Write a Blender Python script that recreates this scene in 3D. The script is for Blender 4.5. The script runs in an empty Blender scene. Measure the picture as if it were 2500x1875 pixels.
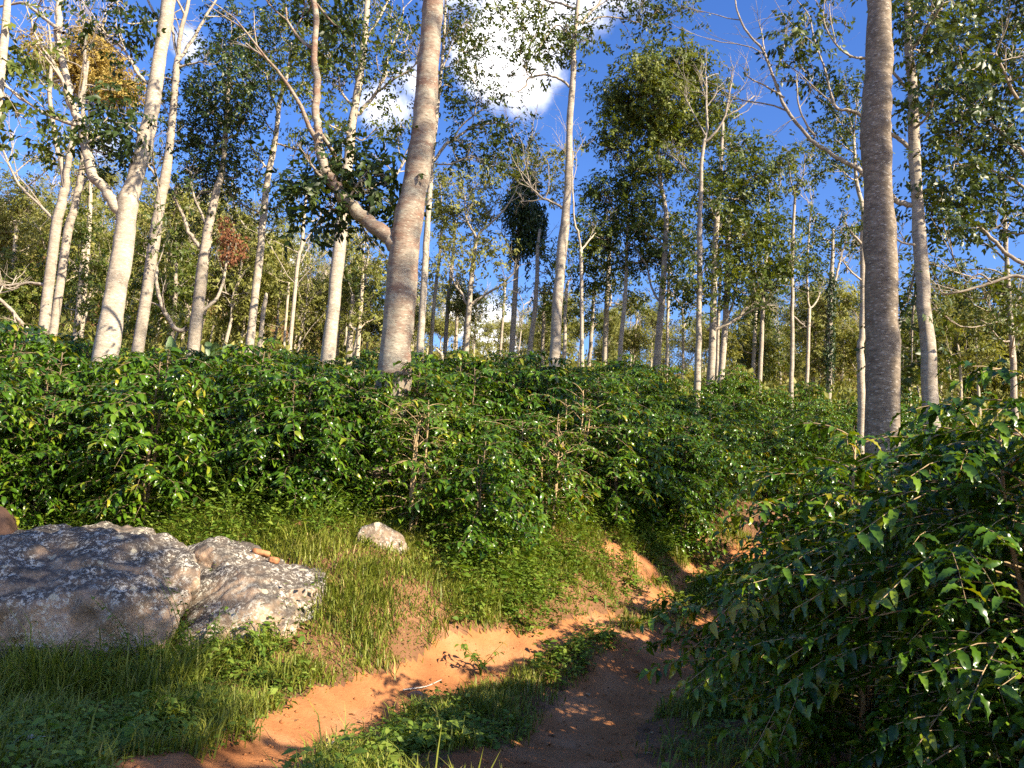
import bpy, bmesh, math
import numpy as np
from mathutils import Matrix, Vector
from mathutils.bvhtree import BVHTree

SC = bpy.context.scene
COL = SC.collection
rng = np.random.default_rng(7)

# ------------------------------------------------------------------ camera, sky, sun, exposure
F = 1962.0
PITCH, ROLL = math.radians(10.5), math.radians(4.2)
EYE = np.array([0.0, 0.0, 1.6])
CM = Matrix.Rotation(math.pi / 2 + PITCH, 3, 'X') @ Matrix.Rotation(ROLL, 3, 'Z')
CMN = np.array(CM)
cam = bpy.data.cameras.new('camera')
cam_o = bpy.data.objects.new('camera', cam)
COL.objects.link(cam_o)
cam_o.matrix_world = Matrix.Translation(Vector(EYE)) @ CM.to_4x4()
cam.sensor_width = 36.0
cam.lens = 18.0 / (1250.0 / F)
cam.clip_start = 0.05
cam.clip_end = 5000
SC.camera = cam_o
SUN_AZ, SUN_EL = math.radians(128), math.radians(31)
sun_dir = Vector((math.cos(SUN_EL) * math.sin(SUN_AZ), math.cos(SUN_EL) * math.cos(SUN_AZ), math.sin(SUN_EL)))
sl = bpy.data.lights.new('sun', 'SUN')
sl.energy = 5.0
sl.angle = math.radians(0.5)
sl.color = (1.0, 0.87, 0.66)
so = bpy.data.objects.new('sun', sl)
COL.objects.link(so)
so.rotation_euler = sun_dir.to_track_quat('Z', 'Y').to_euler()
SC.view_settings.view_transform = 'Standard'
SC.view_settings.look = 'None'
SC.view_settings.exposure = 1.50
SC.view_settings.gamma = 1
SC.cycles.max_bounces = 5
SC.cycles.diffuse_bounces = 1
SC.cycles.glossy_bounces = 2
SC.cycles.transmission_bounces = 3
SC.cycles.transparent_max_bounces = 4
SC.cycles.sample_clamp_indirect = 4.0
SC.cycles.use_denoising = False


def ray(sx, sy):
    return CMN @ np.array([(sx - 1250.0) / F, (937.5 - sy) / F, -1.0])


def P(sx, sy, Y):
    d = ray(sx, sy)
    return EYE + d * (Y / d[1])


def pxm(sx, sy, Y):
    """metres per photograph pixel there"""
    return Y / ray(sx, sy)[1] / F


def build_world():
    w = bpy.data.worlds.new('World')
    SC.world = w
    w.use_nodes = True
    nt = w.node_tree
    N, L = nt.nodes, nt.links
    N.clear()
    out = N.new('ShaderNodeOutputWorld')
    bg = N.new('ShaderNodeBackground')
    bg.inputs['Strength'].default_value = 0.10
    sky = N.new('ShaderNodeTexSky')
    sky.sky_type = 'NISHITA'
    sky.sun_disc = False
    sky.sun_elevation = SUN_EL
    sky.sun_rotation = SUN_AZ
    sky.altitude = 200
    sky.air_density = 1.0
    sky.dust_density = 0.6
    sky.ozone_density = 2.0
    hs = N.new('ShaderNodeHueSaturation')
    hs.inputs['Saturation'].default_value = 1.3
    hs.inputs['Hue'].default_value = 0.517
    hs.inputs['Value'].default_value = 1.0
    L.new(sky.outputs[0], hs.inputs['Color'])
    tc = N.new('ShaderNodeTexCoord')
    no = N.new('ShaderNodeTexNoise')
    no.inputs['Scale'].default_value = 7.0
    no.inputs['Detail'].default_value = 9.0
    no.inputs['Roughness'].default_value = 0.6
    L.new(tc.outputs['Generated'], no.inputs['Vector'])
    blobs = [(1225, 135, 125, 1.0), (1290, 50, 150, 1.0), (1275, 215, 75, .7), (1420, 20, 110, .7), (1510, -30, 110, .6), (1160, -140, 170, .9), (950, 265, 85, .7), (1000, 200, 60, .6),
             (700, 640, 70, .9), (620, 620, 60, .85), (1210, 800, 90, 1.0), (1130, 770, 60, .9), (250, 330, 60, .6), (450, 110, 50, .45)]
    prev = None
    for sx, sy, r, s in blobs:
        d = ray(sx, sy)
        d = d / np.linalg.norm(d)
        v = N.new('ShaderNodeVectorMath')
        v.operation = 'DISTANCE'
        v.inputs[1].default_value = tuple(d)
        L.new(tc.outputs['Generated'], v.inputs[0])
        m = N.new('ShaderNodeMapRange')
        m.interpolation_type = 'SMOOTHERSTEP'
        m.inputs['From Min'].default_value = r / F * 1.6
        m.inputs['From Max'].default_value = 0.0
        m.inputs['To Min'].default_value = 0.0
        m.inputs['To Max'].default_value = s
        L.new(v.outputs['Value'], m.inputs['Value'])
        if prev is None:
            prev = m.outputs[0]
        else:
            a = N.new('ShaderNodeMath')
            a.operation = 'MAXIMUM'
            L.new(prev, a.inputs[0])
            L.new(m.outputs[0], a.inputs[1])
            prev = a.outputs[0]
    mul = N.new('ShaderNodeMath')
    mul.operation = 'MULTIPLY_ADD'
    mul.inputs[1].default_value = 1.9
    mul.inputs[2].default_value = -0.95
    L.new(no.outputs[0], mul.inputs[0])
    add = N.new('ShaderNodeMath')
    add.operation = 'ADD'
    L.new(mul.outputs[0], add.inputs[0])
    L.new(prev, add.inputs[1])
    m2 = N.new('ShaderNodeMapRange')
    m2.interpolation_type = 'SMOOTHSTEP'
    m2.inputs['From Min'].default_value = 0.18
    m2.inputs['From Max'].default_value = 0.85
    L.new(add.outputs[0], m2.inputs['Value'])
    gate = N.new('ShaderNodeMapRange')
    gate.inputs['From Min'].default_value = 0.0
    gate.inputs['From Max'].default_value = 0.25
    L.new(prev, gate.inputs['Value'])
    gm = N.new('ShaderNodeMath')
    gm.operation = 'MULTIPLY'
    L.new(m2.outputs[0], gm.inputs[0])
    L.new(gate.outputs[0], gm.inputs[1])
    mix = N.new('ShaderNodeMixRGB')
    mix.inputs[2].default_value = (8.6, 8.3, 8.3, 1)
    L.new(gm.outputs[0], mix.inputs[0])
    L.new(hs.outputs[0], mix.inputs[1])
    L.new(mix.outputs[0], bg.inputs['Color'])
    L.new(bg.outputs[0], out.inputs[0])


build_world()


# ------------------------------------------------------------------ helpers
def lattice_noise(x, y, seed, octs=4, gain=0.5):
    """smooth value noise, about -1..1"""
    x = np.asarray(x, float)
    y = np.asarray(y, float)
    out = np.zeros(np.broadcast(x, y).shape)
    amp, tot = 1.0, 0.0
    r = np.random.default_rng(seed)
    tab = r.uniform(-1, 1, (256, 256))
    f = 1.0
    for o in range(octs):
        xx, yy = x * f + 37.7 * o, y * f + 91.3 * o
        xi, yi = np.floor(xx).astype(int), np.floor(yy).astype(int)
        u, v = xx - xi, yy - yi
        u, v = u * u * (3 - 2 * u), v * v * (3 - 2 * v)
        a, b = tab[xi & 255, yi & 255], tab[(xi + 1) & 255, yi & 255]
        c, d = tab[xi & 255, (yi + 1) & 255], tab[(xi + 1) & 255, (yi + 1) & 255]
        out += amp * ((a * (1 - u) + b * u) * (1 - v) + (c * (1 - u) + d * u) * v)
        tot += amp
        amp *= gain
        f *= 2.03
    return out / tot * 1.6


def nrm(a):
    return a / np.maximum(np.linalg.norm(a, axis=-1, keepdims=True), 1e-9)


def smooth(a, b, x):
    t = np.clip((x - a) / (b - a), 0, 1)
    return t * t * (3 - 2 * t)


class MB:
    """collects geometry for one mesh object"""

    def __init__(s):
        s.V, s.T, s.Q, s.A, s.n = [], [], [], [], 0

    def add(s, v, tris=None, quads=None, tint=0.5):
        v = np.asarray(v, float).reshape(-1, 3)
        s.V.append(v)
        s.A.append(np.broadcast_to(np.asarray(tint, float), (len(v),)))
        if tris is not None and len(tris):
            s.T.append(np.asarray(tris, int).reshape(-1, 3) + s.n)
        if quads is not None and len(quads):
            s.Q.append(np.asarray(quads, int).reshape(-1, 4) + s.n)
        s.n += len(v)

    def tube(s, pts, rad, sides=6, tint=0.5, wob=0.0, cap=True):
        pts = np.asarray(pts, float)
        rad = np.asarray(rad, float)
        n = len(pts)
        t = np.gradient(pts, axis=0)
        t = nrm(t)
        ref = np.array([1.0, 0, 0]) if abs(t[0][0]) < 0.8 else np.array([0, 1.0, 0])
        N = []
        u = nrm(np.cross(t[0], ref))
        for i in range(n):
            u = nrm(u - t[i] * np.dot(u, t[i]))
            N.append(u)
        N = np.array(N)
        B = np.cross(t, N)
        a = np.linspace(0, 2 * math.pi, sides, endpoint=False)
        r = rad[:, None] * np.ones((1, sides))
        if wob:
            r = r * (1 + wob * lattice_noise(np.arange(n)[:, None] * 0.45 + s.n % 97, np.cos(a)[None] * 1.7 + np.sin(a)[None] * 0.9 + 5, 3, 3))
        ring = pts[:, None, :] + r[..., None] * (np.cos(a)[None, :, None] * N[:, None] + np.sin(a)[None, :, None] * B[:, None])
        i, j = np.meshgrid(np.arange(n - 1), np.arange(sides), indexing='ij')
        j2 = (j + 1) % sides
        q = np.stack([i * sides + j, i * sides + j2, (i + 1) * sides + j2, (i + 1) * sides + j], -1).reshape(-1, 4)
        v = ring.reshape(-1, 3)
        tr = None
        if cap:
            v = np.vstack([v, pts[-1] + t[-1] * rad[-1] * 0.5])
            k = n * sides
            b = (n - 1) * sides
            tr = [(b + x, b + (x + 1) % sides, k) for x in range(sides)]
        s.add(v, tr, q, tint)

    def leaves(s, tv, tf, org, X, Z, sc, tint):
        """copies of a leaf template: X the leaf's length, Z roughly its normal"""
        org = np.asarray(org, float)
        m = len(org)
        if m == 0:
            return
        X = nrm(np.asarray(X, float))
        Yv = nrm(np.cross(Z, X))
        Zv = np.cross(X, Yv)
        sc = np.broadcast_to(np.asarray(sc, float), (m,))
        v = org[:, None] + sc[:, None, None] * (tv[None, :, 0:1] * X[:, None] + tv[None, :, 1:2] * Yv[:, None] + tv[None, :, 2:3] * Zv[:, None])
        f = tf[None] + (np.arange(m) * len(tv))[:, None, None]
        s.add(v.reshape(-1, 3), f.reshape(-1, 3), None, np.repeat(np.broadcast_to(np.asarray(tint, float), (m,)), len(tv)))

    def mesh(s, name, mat, flat=False):
        V = np.vstack(s.V) if s.V else np.zeros((0, 3))
        A = np.concatenate(s.A) if s.A else np.zeros(0)
        T = np.vstack(s.T) if s.T else np.zeros((0, 3), int)
        Q = np.vstack(s.Q) if s.Q else np.zeros((0, 4), int)
        me = bpy.data.meshes.new(name)
        me.vertices.add(len(V))
        me.vertices.foreach_set('co', V.astype(np.float32).ravel())
        li = np.concatenate([T.ravel(), Q.ravel()]).astype(np.int32)
        me.loops.add(len(li))
        me.loops.foreach_set('vertex_index', li)
        tot = np.concatenate([np.full(len(T), 3), np.full(len(Q), 4)]).astype(np.int32)
        st = np.concatenate([[0], np.cumsum(tot)[:-1]]).astype(np.int32) if len(tot) else np.zeros(0, np.int32)
        me.polygons.add(len(tot))
        me.polygons.foreach_set('loop_start', st)
        me.polygons.foreach_set('loop_total', tot)
        if not flat:
            me.polygons.foreach_set('use_smooth', np.ones(len(tot), bool))
        at = me.attributes.new('tint', 'FLOAT', 'POINT')
        at.data.foreach_set('value', A.astype(np.float32))
        me.update(calc_edges=True)
        me.materials.append(mat)
        return me

    def build(s, name, mat, parent=None, flat=False):
        o = bpy.data.objects.new(name, s.mesh(name, mat, flat))
        COL.objects.link(o)
        if parent is not None:
            o.parent = parent
        return o


def empty(name, loc, label, cat, group=None):
    o = bpy.data.objects.new(name, None)
    o.empty_display_size = 0.2
    COL.objects.link(o)
    o.location = tuple(loc)
    tag(o, label, cat, group)
    return o


def tag(o, label, cat, group=None, kind=None):
    if label:
        o['label'] = label
    if cat:
        o['category'] = cat
    if group:
        o['group'] = group
    if kind:
        o['kind'] = kind
    return o


def copy_thing(root, loc, rz, sc, label=None):
    r = root.copy()
    COL.objects.link(r)
    r.location = tuple(loc)
    r.rotation_euler = (0, 0, rz)
    r.scale = sc
    if label:
        r['label'] = label
    for ch in root.children:
        c = ch.copy()
        COL.objects.link(c)
        c.parent = r
    return r


def catmull(pts, per=4):
    p = np.asarray(pts, float)
    if len(p) < 3:
        t = np.linspace(0, 1, per + 1)[:, None]
        return p[0] * (1 - t) + p[-1] * t
    q = np.vstack([2 * p[0] - p[1], p, 2 * p[-1] - p[-2]])
    out = []
    for i in range(1, len(q) - 2):
        for t in np.linspace(0, 1, per, endpoint=False):
            a, b, c, d = q[i - 1], q[i], q[i + 1], q[i + 2]
            out.append(0.5 * (2 * b + (c - a) * t + (2 * a - 5 * b + 4 * c - d) * t * t + (3 * b - a - 3 * c + d) * t ** 3))
    out.append(p[-1])
    return np.array(out)


# ------------------------------------------------------------------ materials
def newmat(name):
    m = bpy.data.materials.new(name)
    m.use_nodes = True
    nt = m.node_tree
    nt.nodes.clear()
    out = nt.nodes.new('ShaderNodeOutputMaterial')
    return m, nt, nt.nodes, nt.links, out


def ramp(N, stops):
    r = N.new('ShaderNodeValToRGB')
    el = r.color_ramp.elements
    while len(el) < len(stops):
        el.new(0.5)
    for e, (p, c) in zip(el, stops):
        e.position = p
        e.color = (*c, 1)
    return r


def leaf_mat(name, stops, rough=0.35, trans=0.25, tcol=None, spec=0.5, rnd=0.25):
    m, nt, N, L, out = newmat(name)
    at = N.new('ShaderNodeAttribute')
    at.attribute_name = 'tint'
    oi = N.new('ShaderNodeObjectInfo')
    ma = N.new('ShaderNodeMath')
    ma.operation = 'MULTIPLY_ADD'
    ma.inputs[1].default_value = rnd
    L.new(oi.outputs['Random'], ma.inputs[0])
    L.new(at.outputs['Fac'], ma.inputs[2])
    sb = N.new('ShaderNodeMath')
    sb.operation = 'SUBTRACT'
    sb.inputs[1].default_value = rnd / 2
    L.new(ma.outputs[0], sb.inputs[0])
    r = ramp(N, stops)
    L.new(sb.outputs[0], r.inputs[0])
    b = N.new('ShaderNodeBsdfPrincipled')
    b.inputs['Roughness'].default_value = rough
    b.inputs['Specular IOR Level'].default_value = spec
    L.new(r.outputs[0], b.inputs['Base Color'])
    t = N.new('ShaderNodeBsdfTranslucent')
    mx = N.new('ShaderNodeMixRGB')
    mx.blend_type = 'MULTIPLY'
    mx.inputs[0].default_value = 1
    mx.inputs[2].default_value = (*(tcol or (1.9, 1.7, 0.5)), 1)
    L.new(r.outputs[0], mx.inputs[1])
    L.new(mx.outputs[0], t.inputs['Color'])
    ms = N.new('ShaderNodeMixShader')
    ms.inputs[0].default_value = trans
    L.new(b.outputs[0], ms.inputs[1])
    L.new(t.outputs[0], ms.inputs[2])
    L.new(ms.outputs[0], out.inputs[0])
    return m


def bark_mat(name, base, dark, patch, pscale=2.2, band=0.5, mottle=0.5, lichen=None):
    m, nt, N, L, out = newmat(name)
    tc = N.new('ShaderNodeTexCoord')
    mp = N.new('ShaderNodeMapping')
    mp.inputs['Scale'].default_value = (1, 1, 2.6)
    L.new(tc.outputs['Object'], mp.inputs['Vector'])
    oi = N.new('ShaderNodeObjectInfo')
    va = N.new('ShaderNodeVectorMath')
    va.operation = 'MULTIPLY_ADD'
    L.new(oi.outputs['Random'], va.inputs[0])
    va.inputs[1].default_value = (31, 17, 23)
    L.new(mp.outputs[0], va.inputs[2])
    n1 = N.new('ShaderNodeTexNoise')
    n1.inputs['Scale'].default_value = pscale
    n1.inputs['Detail'].default_value = 6
    n1.inputs['Roughness'].default_value = 0.62
    L.new(va.outputs[0], n1.inputs['Vector'])
    r1 = ramp(N, [(0.40, base), (0.62, patch)])
    L.new(n1.outputs[0], r1.inputs[0])
    n2 = N.new('ShaderNodeTexNoise')
    n2.inputs['Scale'].default_value = 7.5
    n2.inputs['Detail'].default_value = 6
    n2.inputs['Roughness'].default_value = 0.7
    L.new(va.outputs[0], n2.inputs['Vector'])
    r2 = ramp(N, [(0.42, (0, 0, 0)), (0.66, (1, 1, 1))])
    L.new(n2.outputs[0], r2.inputs[0])
    mm = N.new('ShaderNodeMath')
    mm.operation = 'MULTIPLY'
    mm.inputs[1].default_value = mottle
    L.new(r2.outputs[0], mm.inputs[0])
    mx = N.new('ShaderNodeMixRGB')
    mx.inputs[2].default_value = (*dark, 1)
    L.new(mm.outputs[0], mx.inputs[0])
    L.new(r1.outputs[0], mx.inputs[1])
    # thin horizontal growth rings and lenticels
    mp2 = N.new('ShaderNodeMapping')
    mp2.inputs['Scale'].default_value = (5.5, 5.5, 24)
    L.new(tc.outputs['Object'], mp2.inputs['Vector'])
    n3 = N.new('ShaderNodeTexNoise')
    n3.inputs['Scale'].default_value = 2.4
    n3.inputs['Detail'].default_value = 4
    L.new(mp2.outputs[0], n3.inputs['Vector'])
    r3 = ramp(N, [(0.58, (0, 0, 0)), (0.68, (1, 1, 1))])
    L.new(n3.outputs[0], r3.inputs[0])
    m3 = N.new('ShaderNodeMath')
    m3.operation = 'MULTIPLY'
    m3.inputs[1].default_value = band
    L.new(r3.outputs[0], m3.inputs[0])
    mx2 = N.new('ShaderNodeMixRGB')
    mx2.inputs[2].default_value = (*[c * 0.75 for c in dark], 1)
    L.new(m3.outputs[0], mx2.inputs[0])
    L.new(mx.outputs[0], mx2.inputs[1])
    colour = mx2.outputs[0]
    if lichen:
        n4 = N.new('ShaderNodeTexVoronoi')
        n4.inputs['Scale'].default_value = 10
        L.new(va.outputs[0], n4.inputs['Vector'])
        r4 = ramp(N, [(0.16, (1, 1, 1)), (0.30, (0, 0, 0))])
        L.new(n4.outputs['Distance'], r4.inputs[0])
        mx3 = N.new('ShaderNodeMixRGB')
        mx3.inputs[2].default_value = (*lichen, 1)
        m4 = N.new('ShaderNodeMath')
        m4.operation = 'MULTIPLY'
        m4.inputs[1].default_value = 0.7
        L.new(r4.outputs[0], m4.inputs[0])
        L.new(m4.outputs[0], mx3.inputs[0])
        L.new(colour, mx3.inputs[1])
        colour = mx3.outputs[0]
    b = N.new('ShaderNodeBsdfPrincipled')
    b.inputs['Roughness'].default_value = 0.85
    b.inputs['Specular IOR Level'].default_value = 0.2
    L.new(colour, b.inputs['Base Color'])
    bp = N.new('ShaderNodeBump')
    bp.inputs['Strength'].default_value = 0.5
    bp.inputs['Distance'].default_value = 0.03
    ad = N.new('ShaderNodeMath')
    ad.operation = 'SUBTRACT'
    L.new(n2.outputs[0], ad.inputs[0])
    L.new(m3.outputs[0], ad.inputs[1])
    L.new(ad.outputs[0], bp.inputs['Height'])
    L.new(bp.outputs[0], b.inputs['Normal'])
    L.new(b.outputs[0], out.inputs[0])
    return m


def plain_mat(name, c1, c2, scale=8, rough=0.8):
    m, nt, N, L, out = newmat(name)
    tc = N.new('ShaderNodeTexCoord')
    n1 = N.new('ShaderNodeTexNoise')
    n1.inputs['Scale'].default_value = scale
    n1.inputs['Detail'].default_value = 6
    n1.inputs['Roughness'].default_value = 0.65
    L.new(tc.outputs['Object'], n1.inputs['Vector'])
    r = ramp(N, [(0.35, c1), (0.65, c2)])
    L.new(n1.outputs[0], r.inputs[0])
    b = N.new('ShaderNodeBsdfPrincipled')
    b.inputs['Roughness'].default_value = rough
    L.new(r.outputs[0], b.inputs['Base Color'])
    bp = N.new('ShaderNodeBump')
    bp.inputs['Strength'].default_value = 0.6
    bp.inputs['Distance'].default_value = 0.02
    L.new(n1.outputs[0], bp.inputs['Height'])
    L.new(bp.outputs[0], b.inputs['Normal'])
    L.new(b.outputs[0], out.inputs[0])
    return m


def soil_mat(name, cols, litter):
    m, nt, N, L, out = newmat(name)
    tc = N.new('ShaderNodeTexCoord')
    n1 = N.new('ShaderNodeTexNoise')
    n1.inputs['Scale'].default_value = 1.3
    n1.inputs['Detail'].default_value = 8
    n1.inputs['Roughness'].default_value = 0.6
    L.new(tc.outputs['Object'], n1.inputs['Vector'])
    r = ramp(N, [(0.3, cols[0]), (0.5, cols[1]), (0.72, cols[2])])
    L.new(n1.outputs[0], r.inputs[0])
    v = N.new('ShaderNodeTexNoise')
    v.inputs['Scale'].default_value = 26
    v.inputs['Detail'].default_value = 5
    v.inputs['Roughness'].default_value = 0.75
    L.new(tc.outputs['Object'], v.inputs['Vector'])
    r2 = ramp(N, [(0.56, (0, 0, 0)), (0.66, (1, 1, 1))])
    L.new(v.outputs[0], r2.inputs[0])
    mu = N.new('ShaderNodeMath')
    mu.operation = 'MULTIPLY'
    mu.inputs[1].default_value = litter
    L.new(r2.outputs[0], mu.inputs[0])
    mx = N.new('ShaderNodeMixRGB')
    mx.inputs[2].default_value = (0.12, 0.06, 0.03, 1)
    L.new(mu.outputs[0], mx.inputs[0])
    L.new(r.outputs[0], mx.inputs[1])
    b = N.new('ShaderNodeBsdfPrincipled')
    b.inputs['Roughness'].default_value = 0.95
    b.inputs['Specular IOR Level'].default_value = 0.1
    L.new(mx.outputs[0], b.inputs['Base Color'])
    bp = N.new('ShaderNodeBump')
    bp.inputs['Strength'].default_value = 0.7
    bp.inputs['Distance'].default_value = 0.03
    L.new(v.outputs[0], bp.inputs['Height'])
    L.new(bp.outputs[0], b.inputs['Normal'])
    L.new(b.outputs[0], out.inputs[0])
    return m


def rock_mat():
    m, nt, N, L, out = newmat('lichen_rock')
    tc = N.new('ShaderNodeTexCoord')

    def noise(s, d=6, r=0.6):
        n = N.new('ShaderNodeTexNoise')
        n.inputs['Scale'].default_value = s
        n.inputs['Detail'].default_value = d
        n.inputs['Roughness'].default_value = r
        L.new(tc.outputs['Object'], n.inputs['Vector'])
        return n

    def mixc(f, a, col):
        x = N.new('ShaderNodeMixRGB')
        L.new(f, x.inputs[0])
        L.new(a, x.inputs[1])
        x.inputs[2].default_value = (*col, 1)
        return x.outputs[0]

    def math2(op, a, b):
        x = N.new('ShaderNodeMath')
        x.operation = op
        for k, i in enumerate((a, b)):
            if isinstance(i, float):
                x.inputs[k].default_value = i
            else:
                L.new(i, x.inputs[k])
        return x.outputs[0]
    a = noise(2.2, 8, 0.7)
    r = ramp(N, [(0.32, (0.085, 0.065, 0.05)), (0.44, (0.20, 0.145, 0.10)), (0.55, (0.37, 0.25, 0.165)), (0.70, (0.48, 0.37, 0.26))])
    L.new(a.outputs[0], r.inputs[0])
    col = r.outputs[0]
    # dark crust growing on the parts that face up
    ge = N.new('ShaderNodeNewGeometry')
    sp = N.new('ShaderNodeSeparateXYZ')
    L.new(ge.outputs['Normal'], sp.inputs[0])
    up = ramp(N, [(0.25, (0, 0, 0)), (0.75, (1, 1, 1))])
    L.new(math2('ADD', sp.outputs['Z'], math2('MULTIPLY', math2('SUBTRACT', noise(3.0).outputs[0], 0.5), 1.4)), up.inputs[0])
    col = mixc(math2('MULTIPLY', up.outputs[0], 0.85), col, (0.055, 0.05, 0.045))
    # pale lichen specks, in drifts
    sp1 = ramp(N, [(0.52, (0, 0, 0)), (0.56, (1, 1, 1))])
    L.new(noise(21, 5, 0.8).outputs[0], sp1.inputs[0])
    dr = ramp(N, [(0.40, (0.12, 0.12, 0.12)), (0.58, (1, 1, 1))])
    L.new(noise(2.9, 4).outputs[0], dr.inputs[0])
    col = mixc(math2('MULTIPLY', sp1.outputs[0], dr.outputs[0]), col, (0.52, 0.48, 0.40))
    # solid pale lichen sheets and round rosettes
    sh = ramp(N, [(0.60, (0, 0, 0)), (0.68, (1, 1, 1))])
    L.new(noise(5.0, 7, 0.72).outputs[0], sh.inputs[0])
    col = mixc(math2('MULTIPLY', sh.outputs[0], 0.75), col, (0.50, 0.46, 0.37))
    vo = N.new('ShaderNodeTexVoronoi')
    vo.inputs['Scale'].default_value = 4.6
    L.new(tc.outputs['Object'], vo.inputs['Vector'])
    ro = ramp(N, [(0.17, (1, 1, 1)), (0.21, (0, 0, 0))])
    L.new(vo.outputs['Distance'], ro.inputs[0])
    sc = N.new('ShaderNodeSeparateXYZ')
    L.new(vo.outputs['Color'], sc.inputs[0])
    pick = ramp(N, [(0.60, (0, 0, 0)), (0.62, (1, 1, 1))])
    L.new(sc.outputs['X'], pick.inputs[0])
    col = mixc(math2('MULTIPLY', math2('MULTIPLY', ro.outputs[0], pick.outputs[0]), 0.85), col, (0.48, 0.42, 0.29))
    b = N.new('ShaderNodeBsdfPrincipled')
    b.inputs['Roughness'].default_value = 0.9
    b.inputs['Specular IOR Level'].default_value = 0.2
    L.new(col, b.inputs['Base Color'])
    bp = N.new('ShaderNodeBump')
    bp.inputs['Strength'].default_value = 0.8
    bp.inputs['Distance'].default_value = 0.03
    L.new(noise(14, 8, 0.7).outputs[0], bp.inputs['Height'])
    L.new(bp.outputs[0], b.inputs['Normal'])
    L.new(b.outputs[0], out.inputs[0])
    return m


M = {}
M['coffee'] = leaf_mat('coffee_leaf', [(0.0, (0.015, 0.044, 0.005)), (0.5, (0.052, 0.118, 0.008)), (0.85, (0.12, 0.20, 0.012)), (1.0, (0.25, 0.24, 0.02))], 0.27, 0.2, (2.5, 1.9, 0.3), 0.45, 0.2)
M['green'] = leaf_mat('tree_leaf', [(0.0, (0.022, 0.038, 0.007)), (0.5, (0.072, 0.102, 0.015)), (1.0, (0.18, 0.19, 0.03))], 0.45, 0.24, (2.0, 1.8, 0.4), 0.28)
M['dark'] = leaf_mat('dark_leaf', [(0.0, (0.012, 0.026, 0.006)), (0.5, (0.040, 0.066, 0.012)), (1.0, (0.10, 0.13, 0.022))], 0.42, 0.2, (2.0, 1.8, 0.4), 0.32)
M['olive'] = leaf_mat('olive_leaf', [(0.0, (0.08, 0.095, 0.018)), (0.5, (0.20, 0.21, 0.045)), (1.0, (0.36, 0.33, 0.11))], 0.55, 0.3, (1.5, 1.4, 0.5), 0.25)
M['ochre'] = leaf_mat('ochre_leaf', [(0.0, (0.16, 0.115, 0.03)), (0.5, (0.34, 0.25, 0.06)), (1.0, (0.46, 0.34, 0.11))], 0.6, 0.25, (1.5, 1.3, 0.6), 0.2)
M['rust'] = leaf_mat('rust_leaf', [(0.0, (0.07, 0.03, 0.015)), (0.5, (0.19, 0.075, 0.035)), (1.0, (0.30, 0.14, 0.07))], 0.7, 0.15, (1.3, 1.1, 0.8), 0.2)
M['vine'] = leaf_mat('vine_leaf', [(0.0, (0.010, 0.024, 0.005)), (0.5, (0.024, 0.052, 0.009)), (1.0, (0.06, 0.10, 0.018))], 0.5, 0.15)
M['grass'] = leaf_mat('grass_blade', [(0.0, (0.07, 0.095, 0.012)), (0.45, (0.18, 0.215, 0.026)), (0.8, (0.30, 0.29, 0.055)), (1.0, (0.48, 0.38, 0.16))], 0.5, 0.3, (1.5, 1.5, 0.5), 0.3, 0.0)
M['weed'] = leaf_mat('weed_leaf', [(0.0, (0.04, 0.085, 0.010)), (0.5, (0.115, 0.19, 0.022)), (1.0, (0.25, 0.31, 0.05))], 0.5, 0.3, (1.6, 1.6, 0.5), 0.3, 0.1)
M['banana'] = leaf_mat('banana_leaf', [(0.0, (0.06, 0.13, 0.04)), (0.5, (0.13, 0.22, 0.08)), (1.0, (0.22, 0.30, 0.13))], 0.4, 0.35, (1.3, 1.4, 0.6))
M['litter'] = leaf_mat('dry_leaf', [(0.0, (0.10, 0.05, 0.025)), (0.5, (0.22, 0.11, 0.05)), (1.0, (0.42, 0.27, 0.14))], 0.7, 0.1, (1, 1, 1), 0.2, 0.0)
M['bark_pale'] = bark_mat('pale_bark', (0.46, 0.395, 0.31), (0.20, 0.165, 0.125), (0.36, 0.30, 0.235), 2.6, 0.4, 0.55, (0.62, 0.57, 0.48))
M['bark_mid'] = bark_mat('grey_bark', (0.43, 0.365, 0.29), (0.16, 0.13, 0.10), (0.29, 0.245, 0.19), 3.0, 0.4, 0.6, (0.46, 0.43, 0.36))
M['bark_blotch'] = bark_mat('blotched_bark', (0.36, 0.325, 0.255), (0.13, 0.095, 0.07), (0.235, 0.145, 0.105), 1.7, 0.45, 0.65, (0.40, 0.39, 0.31))
M['bark_dark'] = bark_mat('mottled_bark', (0.29, 0.235, 0.175), (0.095, 0.075, 0.055), (0.18, 0.14, 0.10), 4.0, 0.45, 0.75, (0.46, 0.42, 0.36))
M['bark_far'] = bark_mat('tan_bark', (0.50, 0.42, 0.31), (0.26, 0.21, 0.15), (0.38, 0.32, 0.23), 1.5, 0.3, 0.3)
M['stemwood'] = plain_mat('dull_wood', (0.10, 0.07, 0.04), (0.24, 0.17, 0.095), 9)
M['twig'] = plain_mat('coffee_wood', (0.22, 0.14, 0.07), (0.46, 0.33, 0.17), 9)
M['soil'] = soil_mat('brown_soil', [(0.13, 0.065, 0.035), (0.20, 0.10, 0.05), (0.30, 0.155, 0.08)], 0.7)  # darker brown soil with leaf litter, off the track
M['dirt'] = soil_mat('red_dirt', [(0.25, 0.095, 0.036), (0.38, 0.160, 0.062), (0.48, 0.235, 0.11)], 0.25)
M['rock'] = rock_mat()
M['brick'] = plain_mat('fired_clay', (0.26, 0.10, 0.04), (0.44, 0.20, 0.085), 14)
M['deadwood'] = plain_mat('bleached_wood', (0.34, 0.30, 0.26), (0.58, 0.53, 0.46), 12)
M['stone'] = plain_mat('dusty_stone', (0.22, 0.12, 0.075), (0.38, 0.23, 0.15), 10)
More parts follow.
